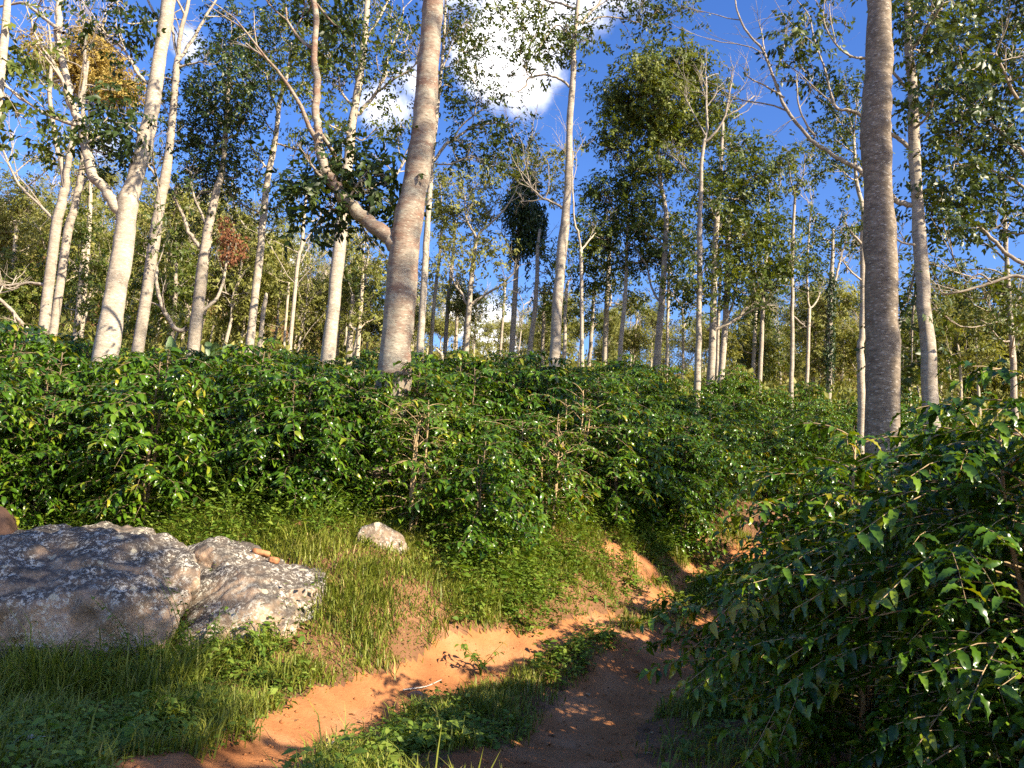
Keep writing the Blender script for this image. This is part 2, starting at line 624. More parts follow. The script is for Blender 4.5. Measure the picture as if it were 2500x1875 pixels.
M['mound'] = plain_mat('brown_earth', (0.045, 0.022, 0.014), (0.11, 0.055, 0.03), 5)

# ------------------------------------------------------------------ terrain
ANCH = []
for sx, sy, Y in [(1640, 1510, 12.5), (1750, 1390, 16), (450, 1600, 8.7), (480, 1300, 10.9), (850, 1400, 9.8), (960, 1290, 12), (1200, 1400, 11), (1500, 1290, 14),
                  (1700, 1270, 17), (100, 1290, 11.2), (1400, 1460, 11.2), (1130, 1660, 9.0)]:
    ANCH.append(tuple(P(sx, sy, Y)))
for sx, sy, Y, h in [(300, 890, 19, 1.9), (900, 900, 24, 1.9), (1400, 900, 28, 1.9), (1800, 930, 30, 1.9), (2100, 960, 32, 1.9), (0, 850, 17.5, 1.9)]:
    p = P(sx, sy, Y)
    ANCH.append((p[0], p[1], p[2] - h))
ANCH += [(0, 5.9, 0), (-2.3, 5.5, 0), (2.5, 6, 0.05), (4, 8, 0.25), (0, 3, 0), (-4, 3, 0), (4, 3, .1), (0, -6, -.2), (-9, -6, 0), (9, -6, 0.1), (-9, 4, .1), (9, 4, .4), (-6, 8, 0.1),
         (-4.9, 8.5, 0.05), (-9, 10.5, 1.0), (6, 13, 1.0), (9, 20, 2.2), (12, 26, 3.6), (16, 20, 2.2), (-16, 14, 2.0), (-18, 22, 4.6), (20, 34, 6.0), (1.2, 9.0, 0.0), (-16, 0, 0),
         (16, 4, .8), (-.6, 17, 2.9), (-7, 15, 2.6), (3.5, 22, 3.8), (8, 34, 6.0), (-6, 34, 6.2), (-18, 34, 6.8)]
ANCH = np.array(ANCH)


def tps_fit():
    n = len(ANCH)
    d = np.linalg.norm(ANCH[:, None, :2] - ANCH[None, :, :2], axis=-1)
    K = np.where(d > 1e-9, d * d * np.log(np.maximum(d, 1e-9)), 0) + 0.15 * np.eye(n)
    Pm = np.c_[np.ones(n), ANCH[:, :2]]
    A = np.block([[K, Pm], [Pm.T, np.zeros((3, 3))]])
    return np.linalg.solve(A, np.r_[ANCH[:, 2], 0, 0, 0])


TPSW = tps_fit()


def z_base(x, y):
    x = np.asarray(x, float)
    y = np.asarray(y, float)
    xc, yc = np.clip(x, -19, 20), np.clip(y, -7, 35)
    z = TPSW[-3] + TPSW[-2] * xc + TPSW[-1] * yc
    for i, a in enumerate(ANCH):
        r2 = (xc - a[0]) ** 2 + (yc - a[1]) ** 2
        z = z + TPSW[i] * 0.5 * r2 * np.log(np.maximum(r2, 1e-12))
    far = 6.1 + np.clip(y - 34, 0, 90) * 0.238 + smooth(-8, -55, x) * np.clip(y - 34, 0, 80) * 0.17 + smooth(18, 70, x) * np.clip(y - 34, 0, 80) * 0.10
    far = far + 1.2 * lattice_noise(x * 0.03, y * 0.03, 5, 3) * smooth(36, 70, y)
    far = far - smooth(150, 400, y) * 60
    w = smooth(27, 40, y)
    side = smooth(19, 60, np.abs(x)) * 1.0 * smooth(40, 10, y)
    return z * (1 - w) + far * w + side * np.clip(y, 0, 40) * 0.06


def hit(sx, sy):
    """where the sight line through a photograph pixel meets the ground"""
    d = ray(sx, sy)
    t = np.linspace(2.0, 60, 3000)
    p = EYE + d * t[:, None]
    k = np.nonzero(p[:, 2] < z_base(p[:, 0], p[:, 1]))[0]
    return p[k[0]] if len(k) else p[-1]


RUT_L = catmull([hit(*q)[:2] for q in [(500, 1900), (690, 1815), (830, 1752), (960, 1696), (1070, 1645), (1185, 1598), (1310, 1552), (1430, 1508), (1540, 1470), (1640, 1428), (1740, 1388)]] + [np.array([6.0, 17.5])], 10)
RUT_R = catmull([hit(*q)[:2] for q in [(1330, 1900), (1400, 1800), (1470, 1715), (1560, 1640), (1660, 1580), (1770, 1535)]] + [np.array([5.3, 14.5]), np.array([7.2, 16.5])], 10)


def dist_line(x, y, line):
    d = np.full(np.shape(x), 1e9)
    for p in line:
        d = np.minimum(d, (x - p[0]) ** 2 + (y - p[1]) ** 2)
    return np.sqrt(d)


BARE = [hit(1500, 1345)[:2], hit(1570, 1375)[:2], hit(460, 1865)[:2], hit(640, 1825)[:2]]


def dirt_mask(x, y):
    n = lattice_noise(x * 1.1, y * 1.1, 11, 4) * 0.26
    dl, dr = dist_line(x, y, RUT_L), dist_line(x, y, RUT_R)
    wl = np.clip(0.50 - 0.05 * (y - 5.5), .18, .50)
    wr = np.clip(0.80 - 0.05 * (y - 6), .3, .80)
    m = np.maximum(smooth(0.1, -0.1, dl + n - wl), smooth(0.15, -0.15, dr + n - wr))
    for k, b in enumerate(BARE):
        m = np.maximum(m, smooth(*((0.42, 0.2) if k < 2 else (.62, .35)), np.hypot(x - b[0], y - b[1]) + n))
    return m


def z_ground(x, y):
    z = z_base(x, y)
    near = smooth(45, 20, np.asarray(y, float))
    z = z + near * (0.045 * lattice_noise(x * 1.7, y * 1.7, 21, 5, .62) + 0.10 * lattice_noise(x * 0.35, y * 0.35, 22, 3))
    dl, dr = dist_line(x, y, RUT_L), dist_line(x, y, RUT_R)
    z = z - 0.09 * smooth(0.55, 0.1, dl) - 0.10 * smooth(0.9, 0.15, dr)
    return z


def build_ground():
    def axis(a, b, step, lo, hi):
        mid = np.arange(a, b + step / 2, step)
        up, s = [], step
        v = b
        while v < hi:
            s *= 1.12
            v += s
            up.append(v)
        dn, s = [], step
        v = a
        while v > lo:
            s *= 1.13
            v -= s
            dn.append(v)
        return np.array(dn[::-1] + list(mid) + up)
    xs, ys = axis(-8, 6, 0.055, -900, 900), axis(4, 18, 0.055, -300, 1500)
    X, Y = np.meshgrid(xs, ys, indexing='ij')
    Z = z_ground(X, Y)
    V = np.stack([X, Y, Z], -1).reshape(-1, 3)
    ny = len(ys)
    i, j = np.meshgrid(np.arange(len(xs) - 1), np.arange(ny - 1), indexing='ij')
    Q = np.stack([i * ny + j, (i + 1) * ny + j, (i + 1) * ny + j + 1, i * ny + j + 1], -1).reshape(-1, 4)
    c = V[Q].mean(1)
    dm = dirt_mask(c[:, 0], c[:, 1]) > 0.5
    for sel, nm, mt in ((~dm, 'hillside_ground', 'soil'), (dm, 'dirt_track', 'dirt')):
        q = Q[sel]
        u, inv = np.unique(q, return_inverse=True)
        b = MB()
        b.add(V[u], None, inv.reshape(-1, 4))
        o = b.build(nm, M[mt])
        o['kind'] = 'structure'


build_ground()

# ------------------------------------------------------------------ leaf templates
def tmpl_simple():
    """folded lance-shaped leaf, four triangles"""
    v = np.array([[0, 0, 0], [0.45, 0.2, 0.05], [0.5, 0, 0], [0.45, -0.2, 0.05], [1, 0, -0.12]])
    f = np.array([[0, 2, 1], [0, 3, 2], [1, 2, 4], [2, 3, 4]])
    return v, f


def tmpl_coffee(n=7, wav=0.035, w=0.2):
    """broad wavy coffee leaf with a folded midrib and a drip tip"""
    t = np.linspace(0, 1, n)
    prof = w * np.sin(np.pi * t ** 0.85) ** 0.85 * (1 - 0.25 * t)
    prof[0] = 0.01
    prof[-1] = 0.0
    mid = np.c_[t, 0 * t, 0.10 * np.sin(np.pi * t) - 0.22 * t * t]
    sgn = np.where(np.arange(n) % 2, 1, -1)
    l = np.c_[t, prof, mid[:, 2] + prof * 0.35 + wav * sgn]
    r = np.c_[t, -prof, mid[:, 2] + prof * 0.35 - wav * sgn]
    v = np.vstack([mid, l, r])
    f = []
    for i in range(n - 1):
        f += [[i, i + 1, n + i + 1], [i, n + i + 1, n + i], [i, 2 * n + i + 1, i + 1], [i, 2 * n + i, 2 * n + i + 1]]
    return v, np.array(f)


def tmpl_sprig(seed, nleaf, length, leaf, wide):
    """a short twig end with loosely hanging leaflets"""
    r = np.random.default_rng(seed)
    V, Fc, k = [], [], 0
    lv, lf = tmpl_simple()
    lv = lv.copy()
    lv[:, 1] *= wide / 0.2
    for i in range(nleaf):
        t = (i // 2 + 0.6) / (nleaf / 2)
        p = np.array([length * t, r.normal(0, .02), -0.30 * length * t * t + r.normal(0, .015)])
        sd = 1 if i % 2 else -1
        d = np.array([r.uniform(.2, .9), sd * r.uniform(.25, .95), r.uniform(-1.0, 0.05)])
        if i == nleaf - 1:
            d = np.array([.9, r.normal(0, .3), -.5])
        d /= np.linalg.norm(d)
        z = np.array([r.normal(.2, .3), r.normal(0, .35), 1.0])
        y = np.cross(z, d)
        y /= np.linalg.norm(y)
        z = np.cross(d, y)
        V.append(p + leaf * r.uniform(.65, 1.2) * (lv[:, 0:1] * d + lv[:, 1:2] * y + lv[:, 2:3] * z))
        Fc.append(lf + k)
        k += len(lv)
    return np.vstack(V), np.vstack(Fc)


TS, TC, TC4 = tmpl_simple(), tmpl_coffee(9), tmpl_coffee(5, 0.03, 0.21)
SPRAY = [tmpl_sprig(i, 8, 0.34, 0.15, 0.23) for i in range(5)]
SPRAY_FAR = [tmpl_sprig(10 + i, 8, 0.42, 0.19, 0.24) for i in range(5)]


# ------------------------------------------------------------------ coffee bushes
def coffee_proto(seed, H, R, detail, dens=1.0, leaf=0.13, name='coffee_bush', bare_low=0.15, stems=2):
    r = np.random.default_rng(seed)
    root = empty(name, (0, 0, 0), 'coffee bush', 'coffee bush')
    st, br = MB(), MB()
    O, X, Z, S, Tn = [], [], [], [], []

    def node(p, d, s, yel):
        side = nrm(np.cross(d, [0, 0, 1.0]))
        for sg in (1, -1):
            if r.random() > dens * 0.93:
                continue
            x = nrm(side * sg * 0.8 + d * r.uniform(0.15, 0.7) + np.array([0, 0, r.uniform(-0.75, 0.05)]) + r.normal(0, 0.16, 3))
            O.append(p)
            X.append(x)
            Z.append(nrm(np.array([0, 0, 1.0]) + r.normal(0, 0.33, 3) + d * 0.2))
            S.append(leaf * s * r.uniform(0.7, 1.15))
            Tn.append(np.clip(r.normal(0.42, 0.2) + yel, 0, 1) if r.random() > 0.015 else 1.0)

    for k in range(stems):
        a0 = r.uniform(0, 6.28)
        lean = r.uniform(0.02, 0.16) * R * (k > 0 or stems == 1) + 0.03
        base = np.array([math.cos(a0), math.sin(a0), 0]) * 0.06 * k
        hh = H * (1 if k == 0 else r.uniform(0.75, 0.97))
        ts = np.linspace(0, 1, 9)
        off = np.cumsum(r.normal(0, 0.018, (9, 2)), axis=0)
        sp = np.c_[base[0] + math.cos(a0) * lean * ts + off[:, 0], base[1] + math.sin(a0) * lean * ts + off[:, 1], hh * ts]
        sp[0, 2] = -0.15
        st.tube(sp, np.linspace(0.026, 0.007, 9), 6)
        nb = int(hh / 0.052)
        az = r.uniform(0, 6.28)
        for i in range(nb):
            t = bare_low + (1 - bare_low) * (i + r.uniform(-.3, .3)) / nb
            t = min(max(t, 0.05), 0.985)
            az += math.pi / 2 + r.normal(0, 0.35) if i % 2 == 0 else math.pi + r.normal(0, .2)
            p0 = np.array([np.interp(t, ts, sp[:, c]) for c in range(3)])
            prof = (0.35 + 0.65 * min(1, t / 0.35)) * (1 - 0.55 * max(0, (t - 0.5) / 0.5) ** 1.8)
            Ln = R * prof * (r.uniform(0.45, 1.2) if detail < 2 else r.uniform(.6, 1.18))
            if dens < .9:
                if r.random() < .4:
                    continue
                Ln *= r.uniform(.5, 1.2)
            up = (r.uniform(0.15, 0.42) if dens > .9 else r.uniform(.2, 1.0)) + 0.35 * t ** 3
            m = 7
            s = np.linspace(0, 1, m)
            rad = np.array([math.cos(az), math.sin(az), 0])
            tw = np.cross(rad, [0, 0, 1]) * r.normal(0, 0.12)
            pts = p0 + Ln * (s[:, None] * rad + s[:, None] ** 2 * tw) + np.c_[0 * s, 0 * s, Ln * (up * s - 0.62 * s ** 2.1)]
            br.tube(pts, np.linspace(0.0065, 0.002, m), 4 if detail < 2 else 5, cap=False)
            step = 0.066 if detail == 2 else 0.088
            start = 0.16 if detail == 2 else (0.1 if dens > .9 else .3)
            n = max(2, int(Ln * (1 - start) / step))
            for q in range(n):
                u = start + (1 - start) * (q + 0.6) / n
                p = np.array([np.interp(u, s, pts[:, c]) for c in range(3)])
                d = nrm(np.array([np.interp(min(1, u + .05), s, pts[:, c]) - np.interp(u - .05, s, pts[:, c]) for c in range(3)]))
                node(p, d, 0.8 + 0.3 * math.sin(math.pi * (q + .5) / n), 0.22 * (u > 0.85) + 0.06 * t)
            for q in range(3 if Ln > 0.5 else 1):
                u = r.uniform(0.3, 0.85)
                p = np.array([np.interp(u, s, pts[:, c]) for c in range(3)])
                a2 = az + r.choice([-1, 1]) * r.uniform(0.4, 0.9)
                d = np.array([math.cos(a2), math.sin(a2), r.uniform(-0.15, 0.3)])
                l2 = Ln * r.uniform(0.25, 0.5)
                sp2 = np.linspace(0, 1, 4)[:, None]
                pp = p + l2 * sp2 * d - np.array([0, 0, 0.3]) * l2 * sp2 ** 2
                br.tube(pp, np.linspace(0.0035, 0.0015, 4), 3, cap=False)
                for q2 in range(max(1, int(l2 / step))):
                    v = (q2 + .7) / max(1, int(l2 / step))
                    node(p + l2 * v * d - np.array([0, 0, .3]) * l2 * v * v, nrm(d), 0.85, 0.15 * (v > .8))
    wood = M['twig'] if dens < .9 or detail == 2 else M['stemwood']
    st.build('stem', wood, root)
    br.build('branches', wood, root)
    lf = MB()
    tv, tf = TC if detail == 2 else TC4
    lf.leaves(tv, tf, np.array(O), np.array(X), np.array(Z), np.array(S), np.array(Tn))
    lf.build('foliage', M['coffee'], root)
    return root


FULL = [coffee_proto(100 + i, 2.05 + 0.12 * (i % 3), 1.12 + 0.1 * (i % 2), 1, 1.0, 0.175, stems=2 + i % 2, bare_low=.08) for i in range(4)]
SPARSE = [coffee_proto(200 + i, 1.95, 1.05, 1, 0.62, 0.14, stems=4) for i in range(2)]
protos_used = set()


def put_bush(proto, x, y, rz, sc, label, group):
    z = float(z_ground(x, y))
    if proto.name in protos_used:
        o = copy_thing(proto, (x, y, z), rz, (sc, sc, sc * 1.0))
    else:
        protos_used.add(proto.name)
        o = proto
        o.location = (x, y, z)
        o.rotation_euler = (0, 0, rz)
        o.scale = (sc, sc, sc)
    o['label'] = label
    if group:
        o['group'] = group
    elif 'group' in o:
        del o['group']
    return o


# ------------------------------------------------------------------ trees
def interp_path(pts, n):
    pts = np.asarray(pts, float)
    L = np.r_[0, np.cumsum(np.linalg.norm(np.diff(pts, axis=0), axis=1))]
    t = np.linspace(0, L[-1], n)
    return np.stack([np.interp(t, L, pts[:, c]) for c in range(pts.shape[1])], -1)


def twig_tree(mb, r, p, d, L, rad, depth, tips, spread=0.55, up=0.15):
    n = 4
    pts = [np.array(p, float)]
    dd = np.array(d, float)
    for i in range(n):
        dd = nrm(dd + r.normal(0, 0.13, 3) + np.array([0, 0, up * 0.25]))
        pts.append(pts[-1] + dd * L / n)
    pts = np.array(pts)
    mb.tube(pts, np.linspace(rad, rad * 0.5, n + 1), 4 if rad < 0.02 else 6, cap=depth == 0)
    tips.append((pts[-1], dd))
    if depth > 0:
        for k in range(r.integers(2, 4)):
            i = r.integers(2, n + 1)
            nd = nrm(dd + r.normal(0, spread, 3) + np.array([0, 0, up]))
            twig_tree(mb, r, pts[i], nd, L * r.uniform(0.55, 0.8), rad * 0.52, depth - 1, tips, spread, up)


def crown_leaves(mb, r, centres, base, style):
    """leaf sprays through the volume of each clump, gathered on sub-twigs"""
    tw0 = style['tw']
    nodes = style['nodes']
    for (c, rx, ry, rz, dens) in centres:
        ns = max(4, int(7 * dens * (rx * rz) ** 0.75 * style.get('k', 1)))
        sub = r.normal(0, 1, (ns, 3))
        sub = nrm(sub) * r.uniform(0.25, 1.0, (ns, 1)) ** 0.5 * np.array([rx, ry, rz]) + c
        # a limb from the nearest wood to the clump, then a twig to every tuft
        dd = np.linalg.norm(nodes[:, :3] - (c - np.array([0, 0, rz * 0.8])), axis=1)
        q = nodes[np.argmin(dd)]
        mid = (q[:3] + c) / 2 + np.array([0, 0, -0.12]) * np.linalg.norm(c - q[:3]) + r.normal(0, 0.12, 3)
        path = catmull([q[:3], mid, c], 4)
        rr = min(q[3] * 0.5, 0.034)
        tw = MB() if 'boughs' in style else tw0
        if 'boughs' in style:
            style['boughs'].append(tw)
        tw.tube(path, np.linspace(rr, 0.012, len(path)), 5, cap=False)
        for s in sub:
            k = path[r.integers(len(path) // 2, len(path))]
            m2 = (k + s) / 2 + r.normal(0, 0.1, 3)
            tw.tube(np.array([k, m2, s]), [0.012, 0.009, 0.004], 3, cap=False)
        per = style.get('per', 10)
        n = ns * per
        org = np.repeat(sub, per, 0) + r.normal(0, 1, (n, 3)) * np.array([0.26, 0.26, 0.2]) * style.get('tuft', 1.0)
        out = nrm(org - c + r.normal(0, 0.5, (n, 3)))
        X = nrm(out * np.array([1, 1, 0.4]) + r.normal(0, 0.55, (n, 3)) + np.array([0, 0, style.get('droop', -0.1)]))
        Z = nrm(np.array([0, 0, 0.7]) + 0.75 * nrm(org - c) + r.normal(0, 0.3, (n, 3)))
        tint = np.clip(np.repeat(r.normal(0.45, 0.16, ns), per) + r.normal(0, 0.12, n), 0, 1)
        scl = r.uniform(0.75, 1.25, n) * style.get('sc', 1)
        for ti, (tv, tf) in enumerate(style['t']):
            q5 = np.arange(n) % 5 == ti
            mb.leaves(tv, tf, org[q5] - base, X[q5], Z[q5], scl[q5], tint[q5])


ALLTREES = []


def tree(name, label, Y, trunk, limbs=(), clumps=(), bark='bark_pale', leaf='green', cat='tree', dep=1.0, group=None, seed=0, bare=(), extra=(), leafsc=1.0, k=1.0, flare=1.25, sink=None):
    """trunk and limbs: photograph points (x, y, width) at distance Y; clumps: (x, y, half width, half height, density[, further away])"""
    r = np.random.default_rng(1000 + seed)
    Pt = [P(a, b, Y) for a, b, w in trunk]
    W = [w * pxm(a, b, Y) / 2 for a, b, w in trunk]
    d = Pt[0] - Pt[1]
    for _ in range(8):      # lengthen or shorten the trunk's foot until it stands on the ground
        gz = float(z_ground(Pt[0][0], Pt[0][1]))
        e = (Pt[0][2] - gz) / max(0.2, -nrm(d)[2])
        Pt[0] = Pt[0] + nrm(d) * np.clip(e, -0.7 * np.linalg.norm(d), 4.0) * 0.8
    base = np.array([Pt[0][0], Pt[0][1], float(z_ground(Pt[0][0], Pt[0][1]))])
    Pt[0][2] = base[2] - 0.25
    wig = 0.012 * Y / 14
    path = catmull(np.c_[np.array(Pt), W], 5)
    path[1:-1, :2] += r.normal(0, 0.006, (len(path) - 2, 2))
    path[:, 3] *= 1 + (flare - 1) * np.exp(-(path[:, 2] - base[2]) / 0.22).clip(0, 1)
    root = empty(name, base, label, cat, group)
    tb = MB()
    tb.tube(path[:, :3] - base, path[:, 3], 20 if Y < 20 else 9, wob=0.10)
    tb.build('trunk', M[bark], root)
    nodes = [path[len(path) // 3:]]
    tips = []
    for li, lm in enumerate(limbs):
        off = r.normal(0, 0.25) * dep
        Lp = []
        for i, (a, b, w) in enumerate(lm):
            yy = Y + off * (i / max(1, len(lm) - 1)) * 2.0
            p = P(a, b, yy)
            Lp.append(np.r_[p, w * pxm(a, b, yy) / 2])
        lp = catmull(np.array(Lp), 5)
        jit = np.cumsum(r.normal(0, 1, (len(lp), 3)), 0)
        jit -= np.linspace(0, 1, len(lp))[:, None] * jit[-1]
        lp[:, :3] += jit * np.minimum(lp[:, 3:4] * .28, .022)
        lb = MB()
        lb.tube(lp[:, :3] - base, np.maximum(lp[:, 3], 0.006), 9 if Y < 20 else 6, wob=0.05)
        Lt = np.linalg.norm(lp[-1, :3] - lp[0, :3])
        for q in range(5):
            ii = len(lp) - 1 if q < 2 else int(r.uniform(.45, .95) * len(lp))
            dd = nrm(lp[ii, :3] - lp[max(0, ii - 3), :3] + r.normal(0, .45, 3) + np.array([0, 0, .15]))
            twig_tree(lb, r, lp[ii, :3] - base, dd, min(1.4, Lt * r.uniform(.22, .42)), max(.006, lp[ii, 3] * .6), 2, tips)
        lb.build('limb', M[bark], root)
        nodes.append(lp)
    nodes = np.vstack(nodes)
    tw = MB()
    for (a, b, dx, dy, Lm, depth) in bare:      # leafless twigs: from pixel, towards a direction in the picture
        p = P(a, b, Y)
        q = P(a + dx, b + dy, Y + r.normal(0, 0.4) * dep)
        bt = MB()
        twig_tree(bt, r, p - base, nrm(q - p), Lm, 0.010 + 0.0045 * Lm, depth, tips)
        bt.build('bare_branch', M[bark if bark != 'bark_dark' else 'bark_mid'], root)
    lb = MB()
    style = dict(tw=tw, nodes=nodes, t=SPRAY if Y < 26 else SPRAY_FAR, sc=leafsc * ((1.0 if Y < 18.5 else .82) if Y < 26 else 0.85), k=k * ((1.8 if Y < 18.5 else 2.3) if Y < 26 else 1.85), per=11 if Y < 26 else 10, tuft=1.25, boughs=[])
    cs = []
    for cl in clumps:
        a, b, rx, ry, dn = cl[:5]
        yy = Y + (cl[5] if len(cl) > 5 else r.normal(0, 0.7) * dep)
        m = pxm(a, b, yy)
        cs.append((P(a, b, yy), rx * m, max(0.5, (rx + ry) / 2 * m), ry * m, dn))
    if cs:
        crown_leaves(lb, r, cs, base, style)
        lb.build('crown', M[leaf], root)
    for t2 in style['boughs']:
        t2.V = [v - base for v in t2.V]
        t2.build('bough', M[bark if bark != 'bark_dark' else 'bark_mid'], root)
    for (nm, mt, items) in extra:
        eb = MB()
        for (a, b, rx, ry, n, sc) in items:
            yy = Y - 0.1
            m = pxm(a, b, yy)
            c = P(a, b, yy)
            o = nrm(r.normal(0, 1, (n, 3))) * r.uniform(0, 1, (n, 1)) ** 0.4 * np.array([rx * m, rx * m * 0.9, ry * m]) + c
            X = nrm(r.normal(0, 0.6, (n, 3)) + np.array([0, 0, -0.9]))
            Zv = nrm(o - c + r.normal(0, .6, (n, 3)))
            eb.leaves(TS[0], TS[1], o - base, X, Zv, sc * r.uniform(.7, 1.3, n), np.clip(r.normal(.45, .2, n), 0, 1))
        eb.build(nm, M[mt], root)
    ALLTREES.append((base, root))
    return root


exec_trees = []
# --- the trees one can tell apart, left to right
tree('shade_tree', 'pale leaning trunk cut off by the upper left corner, leafy sprig hanging under it', 13.0,
     [(-62, 880, 26), (-25, 420, 22), (-2, 220, 20), (14, 60, 17), (24, -80, 14)], [], [(25, 240, 45, 50, 1.1), (45, 285, 38, 22, 1.2), (15, 130, 40, 40, .5), (40, -60, 90, 60, .8)], bark='bark_pale', k=0.70, seed=1, leaf='green')
tree('shade_tree', 'grey trunk with low crooked limbs at the far left, bare forked top', 23.0,
     [(100, 866, 27), (131, 600, 24), (150, 500, 22), (158, 463, 20)],
     [[(158, 463, 16), (148, 395, 12), (139, 347, 11), (127, 231, 10), (125, 127, 7), (118, 60, 4)], [(158, 466, 17), (168, 405, 15), (181, 289, 12), (190, 240, 9), (205, 170, 7), (210, 60, 4)],
      [(88, 840, 12), (55, 790, 10), (25, 750, 9), (-20, 715, 8)], [(112, 695, 9), (85, 687, 7), (50, 689, 6), (-10, 698, 5)], [(140, 545, 8), (90, 490, 7), (45, 440, 6), (10, 370, 5), (-5, 340, 4)]],
     [(110, 150, 40, 40, .2), (75, 170, 35, 35, .2)], bark='bark_mid', k=0.60, seed=2, leaf='olive',
     bare=[(125, 140, -25, -70, 2.0, 2), (128, 240, -40, -50, 2.2, 2), (190, 240, 20, -90, 2.4, 2), (205, 170, 20, -80, 1.8, 2), (45, 440, -10, -60, 2.2, 2), (60, 460, 40, -40, 2.4, 2), (100, 500, -50, -70, 2.2, 2), (168, 400, -50, -30, 1.6, 2)])
tree('shade_tree', 'thin grey trunk crossing just right of the crooked far-left trunk', 24.5,
     [(124, 866, 20), (160, 600, 20), (181, 513, 18), (197, 436, 15), (204, 347, 12), (203, 250, 9), (215, 150, 6)], [[(181, 513, 9), (210, 440, 7), (235, 420, 5)]],
     [(235, 330, 35, 45, 1.0), (215, 400, 25, 40, .9)], bark='bark_mid', seed=3, leaf='green')
tree('shade_tree', 'big pale tree with a curved second stem forking off to the left', 16.0,
     [(247, 905, 57), (254, 881, 56), (278, 739, 52), (300, 610, 47), (312, 497, 46), (328, 444, 38), (363, 309, 36), (378, 216, 33), (394, 116, 31), (409, 23, 33), (425, -90, 30), (440, -220, 24)],
     [[(306, 520, 30), (289, 488, 26), (266, 455, 24), (240, 410, 23), (224, 347, 21), (208, 285, 20), (185, 231, 18), (170, 154, 16), (158, 77, 17), (152, 0, 15), (148, -90, 12)],
      [(156, 80, 10), (130, 60, 9), (104, 42, 8), (75, 20, 7), (50, 8, 6), (-10, 18, 5)], [(362, 205, 9), (335, 180, 8), (318, 150, 7), (295, 118, 6), (265, 90, 5), (225, 60, 4)], [(386, 50, 8), (370, 20, 6), (350, -20, 5)]],
     [(285, 105, 26, 42, .7), (275, 268, 36, 14, .9), (298, 290, 30, 14, .8), (250, 330, 22, 38, .9), (262, 375, 20, 25, .7), (285, 5, 40, 12, .8), (430, -220, 140, 90, .6)],
     bark='bark_pale', leaf='dark', k=0.9, seed=4, bare=[(265, 90, -40, -60, 1.4, 2), (318, 150, -50, -90, 1.5, 2), (225, 60, -20, -50, 1.2, 2)])
tree('shade_tree', 'pale trunk whose bare crown splits into three stems near the top edge', 22.0,
     [(332, 878, 31), (370, 639, 26), (390, 501, 25), (405, 424, 23), (417, 328, 18), (426, 231, 16), (432, 154, 15), (436, 139, 14)],
     [[(436, 142, 11), (444, 96, 11), (455, 39, 10), (463, -10, 8), (468, -90, 6)], [(437, 145, 9), (463, 108, 8), (498, 50, 7), (528, 0, 5), (560, -60, 4)], [(434, 146, 8), (424, 100, 7), (420, 58, 6), (426, -10, 5)],
      [(386, 440, 7), (370, 415, 6), (355, 395, 5)], [(389, 460, 6), (380, 420, 5), (370, 350, 4)], [(435, 165, 7), (470, 155, 5), (500, 150, 4)]],
     [(345, 375, 30, 35, .8), (400, 200, 30, 30, .6), (385, 560, 30, 60, .6), (395, 250, 25, 40, .5)], bark='bark_mid', seed=5, bare=[(444, 96, -10, -60, 1.8, 2), (463, -5, 20, -40, 1.6, 2)])
tree('shade_tree', 'grey trunk with a rust-brown clump of dead leaves hanging beside it', 23.0,
     [(467, 885, 32), (485, 735, 28), (502, 600, 24), (507, 565, 22), (517, 521, 20), (529, 463, 17), (544, 405, 14), (556, 231, 9), (566, 100, 6)],
     [[(460, 805, 12), (436, 800, 11), (409, 762, 10), (390, 710, 9), (382, 650, 7)], [(490, 604, 11), (472, 580, 10), (455, 556, 9), (440, 513, 7), (424, 475, 5)], [(490, 762, 9), (528, 731, 8), (546, 685, 7), (552, 630, 5)],
      [(507, 560, 8), (480, 500, 6), (465, 450, 5)]],
     [(480, 430, 50, 40, 1.5), (540, 350, 60, 50, 1.7), (470, 330, 50, 50, 1.6), (590, 270, 60, 50, 1.6), (510, 250, 50, 50, 1.6), (560, 190, 60, 40, 1.5), (620, 190, 50, 40, 1.3), (540, 110, 55, 40, 1.2), (600, 90, 55, 40, 1.2), (480, 210, 40, 40, 1.1),
      (530, 460, 45, 35, 1.2), (460, 540, 35, 40, .9), (580, 420, 40, 40, 1.1), (430, 470, 30, 40, .9), (560, 30, 60, 30, .9), (650, 60, 60, 30, .9)],
     bark='bark_mid', leaf='dark', k=1.3, seed=6, extra=[('dead_foliage', 'rust', [(550, 550, 22, 26, 130, .13), (570, 588, 36, 24, 260, .13), (560, 628, 26, 24, 150, .13), (590, 620, 16, 26, 70, .12), (545, 600, 14, 36, 60, .12)])])
tree('shade_tree', 'straight slender pale trunk with dark notches, between the rust clump and the bright trunk', 24.0,
     [(598, 930, 22), (602, 905, 21), (618, 760, 19), (633, 637, 18), (643, 530, 16), (652, 444, 15), (671, 347, 13), (683, 251, 10), (702, 177, 8), (712, 100, 5)],
     [[(650, 408, 5), (632, 385, 5), (610, 350, 4)], [(671, 348, 5), (705, 358, 5), (740, 368, 4)], [(640, 520, 5), (590, 500, 4), (560, 470, 3)], [(680, 280, 6), (662, 235, 5), (650, 180, 4)]],
     [(650, 130, 50, 40, 1.3), (690, 190, 45, 40, 1.2), (720, 110, 50, 50, 1.1), (620, 410, 35, 35, 1.0), (610, 520, 35, 45, .9), (680, 40, 60, 40, 1.0), (730, 330, 30, 30, .7), (640, 270, 40, 40, 1.0), (650, 560, 40, 30, .7), (710, 470, 25, 30, .4)],
     bark='bark_pale', seed=7)
tree('dead_pole', 'broken pale pole standing just right of the slender notched trunk', 26.0, [(628, 890, 11), (640, 790, 10), (649, 725, 9), (651, 716, 3)], bark='bark_pale', cat='dead trunk', seed=8)
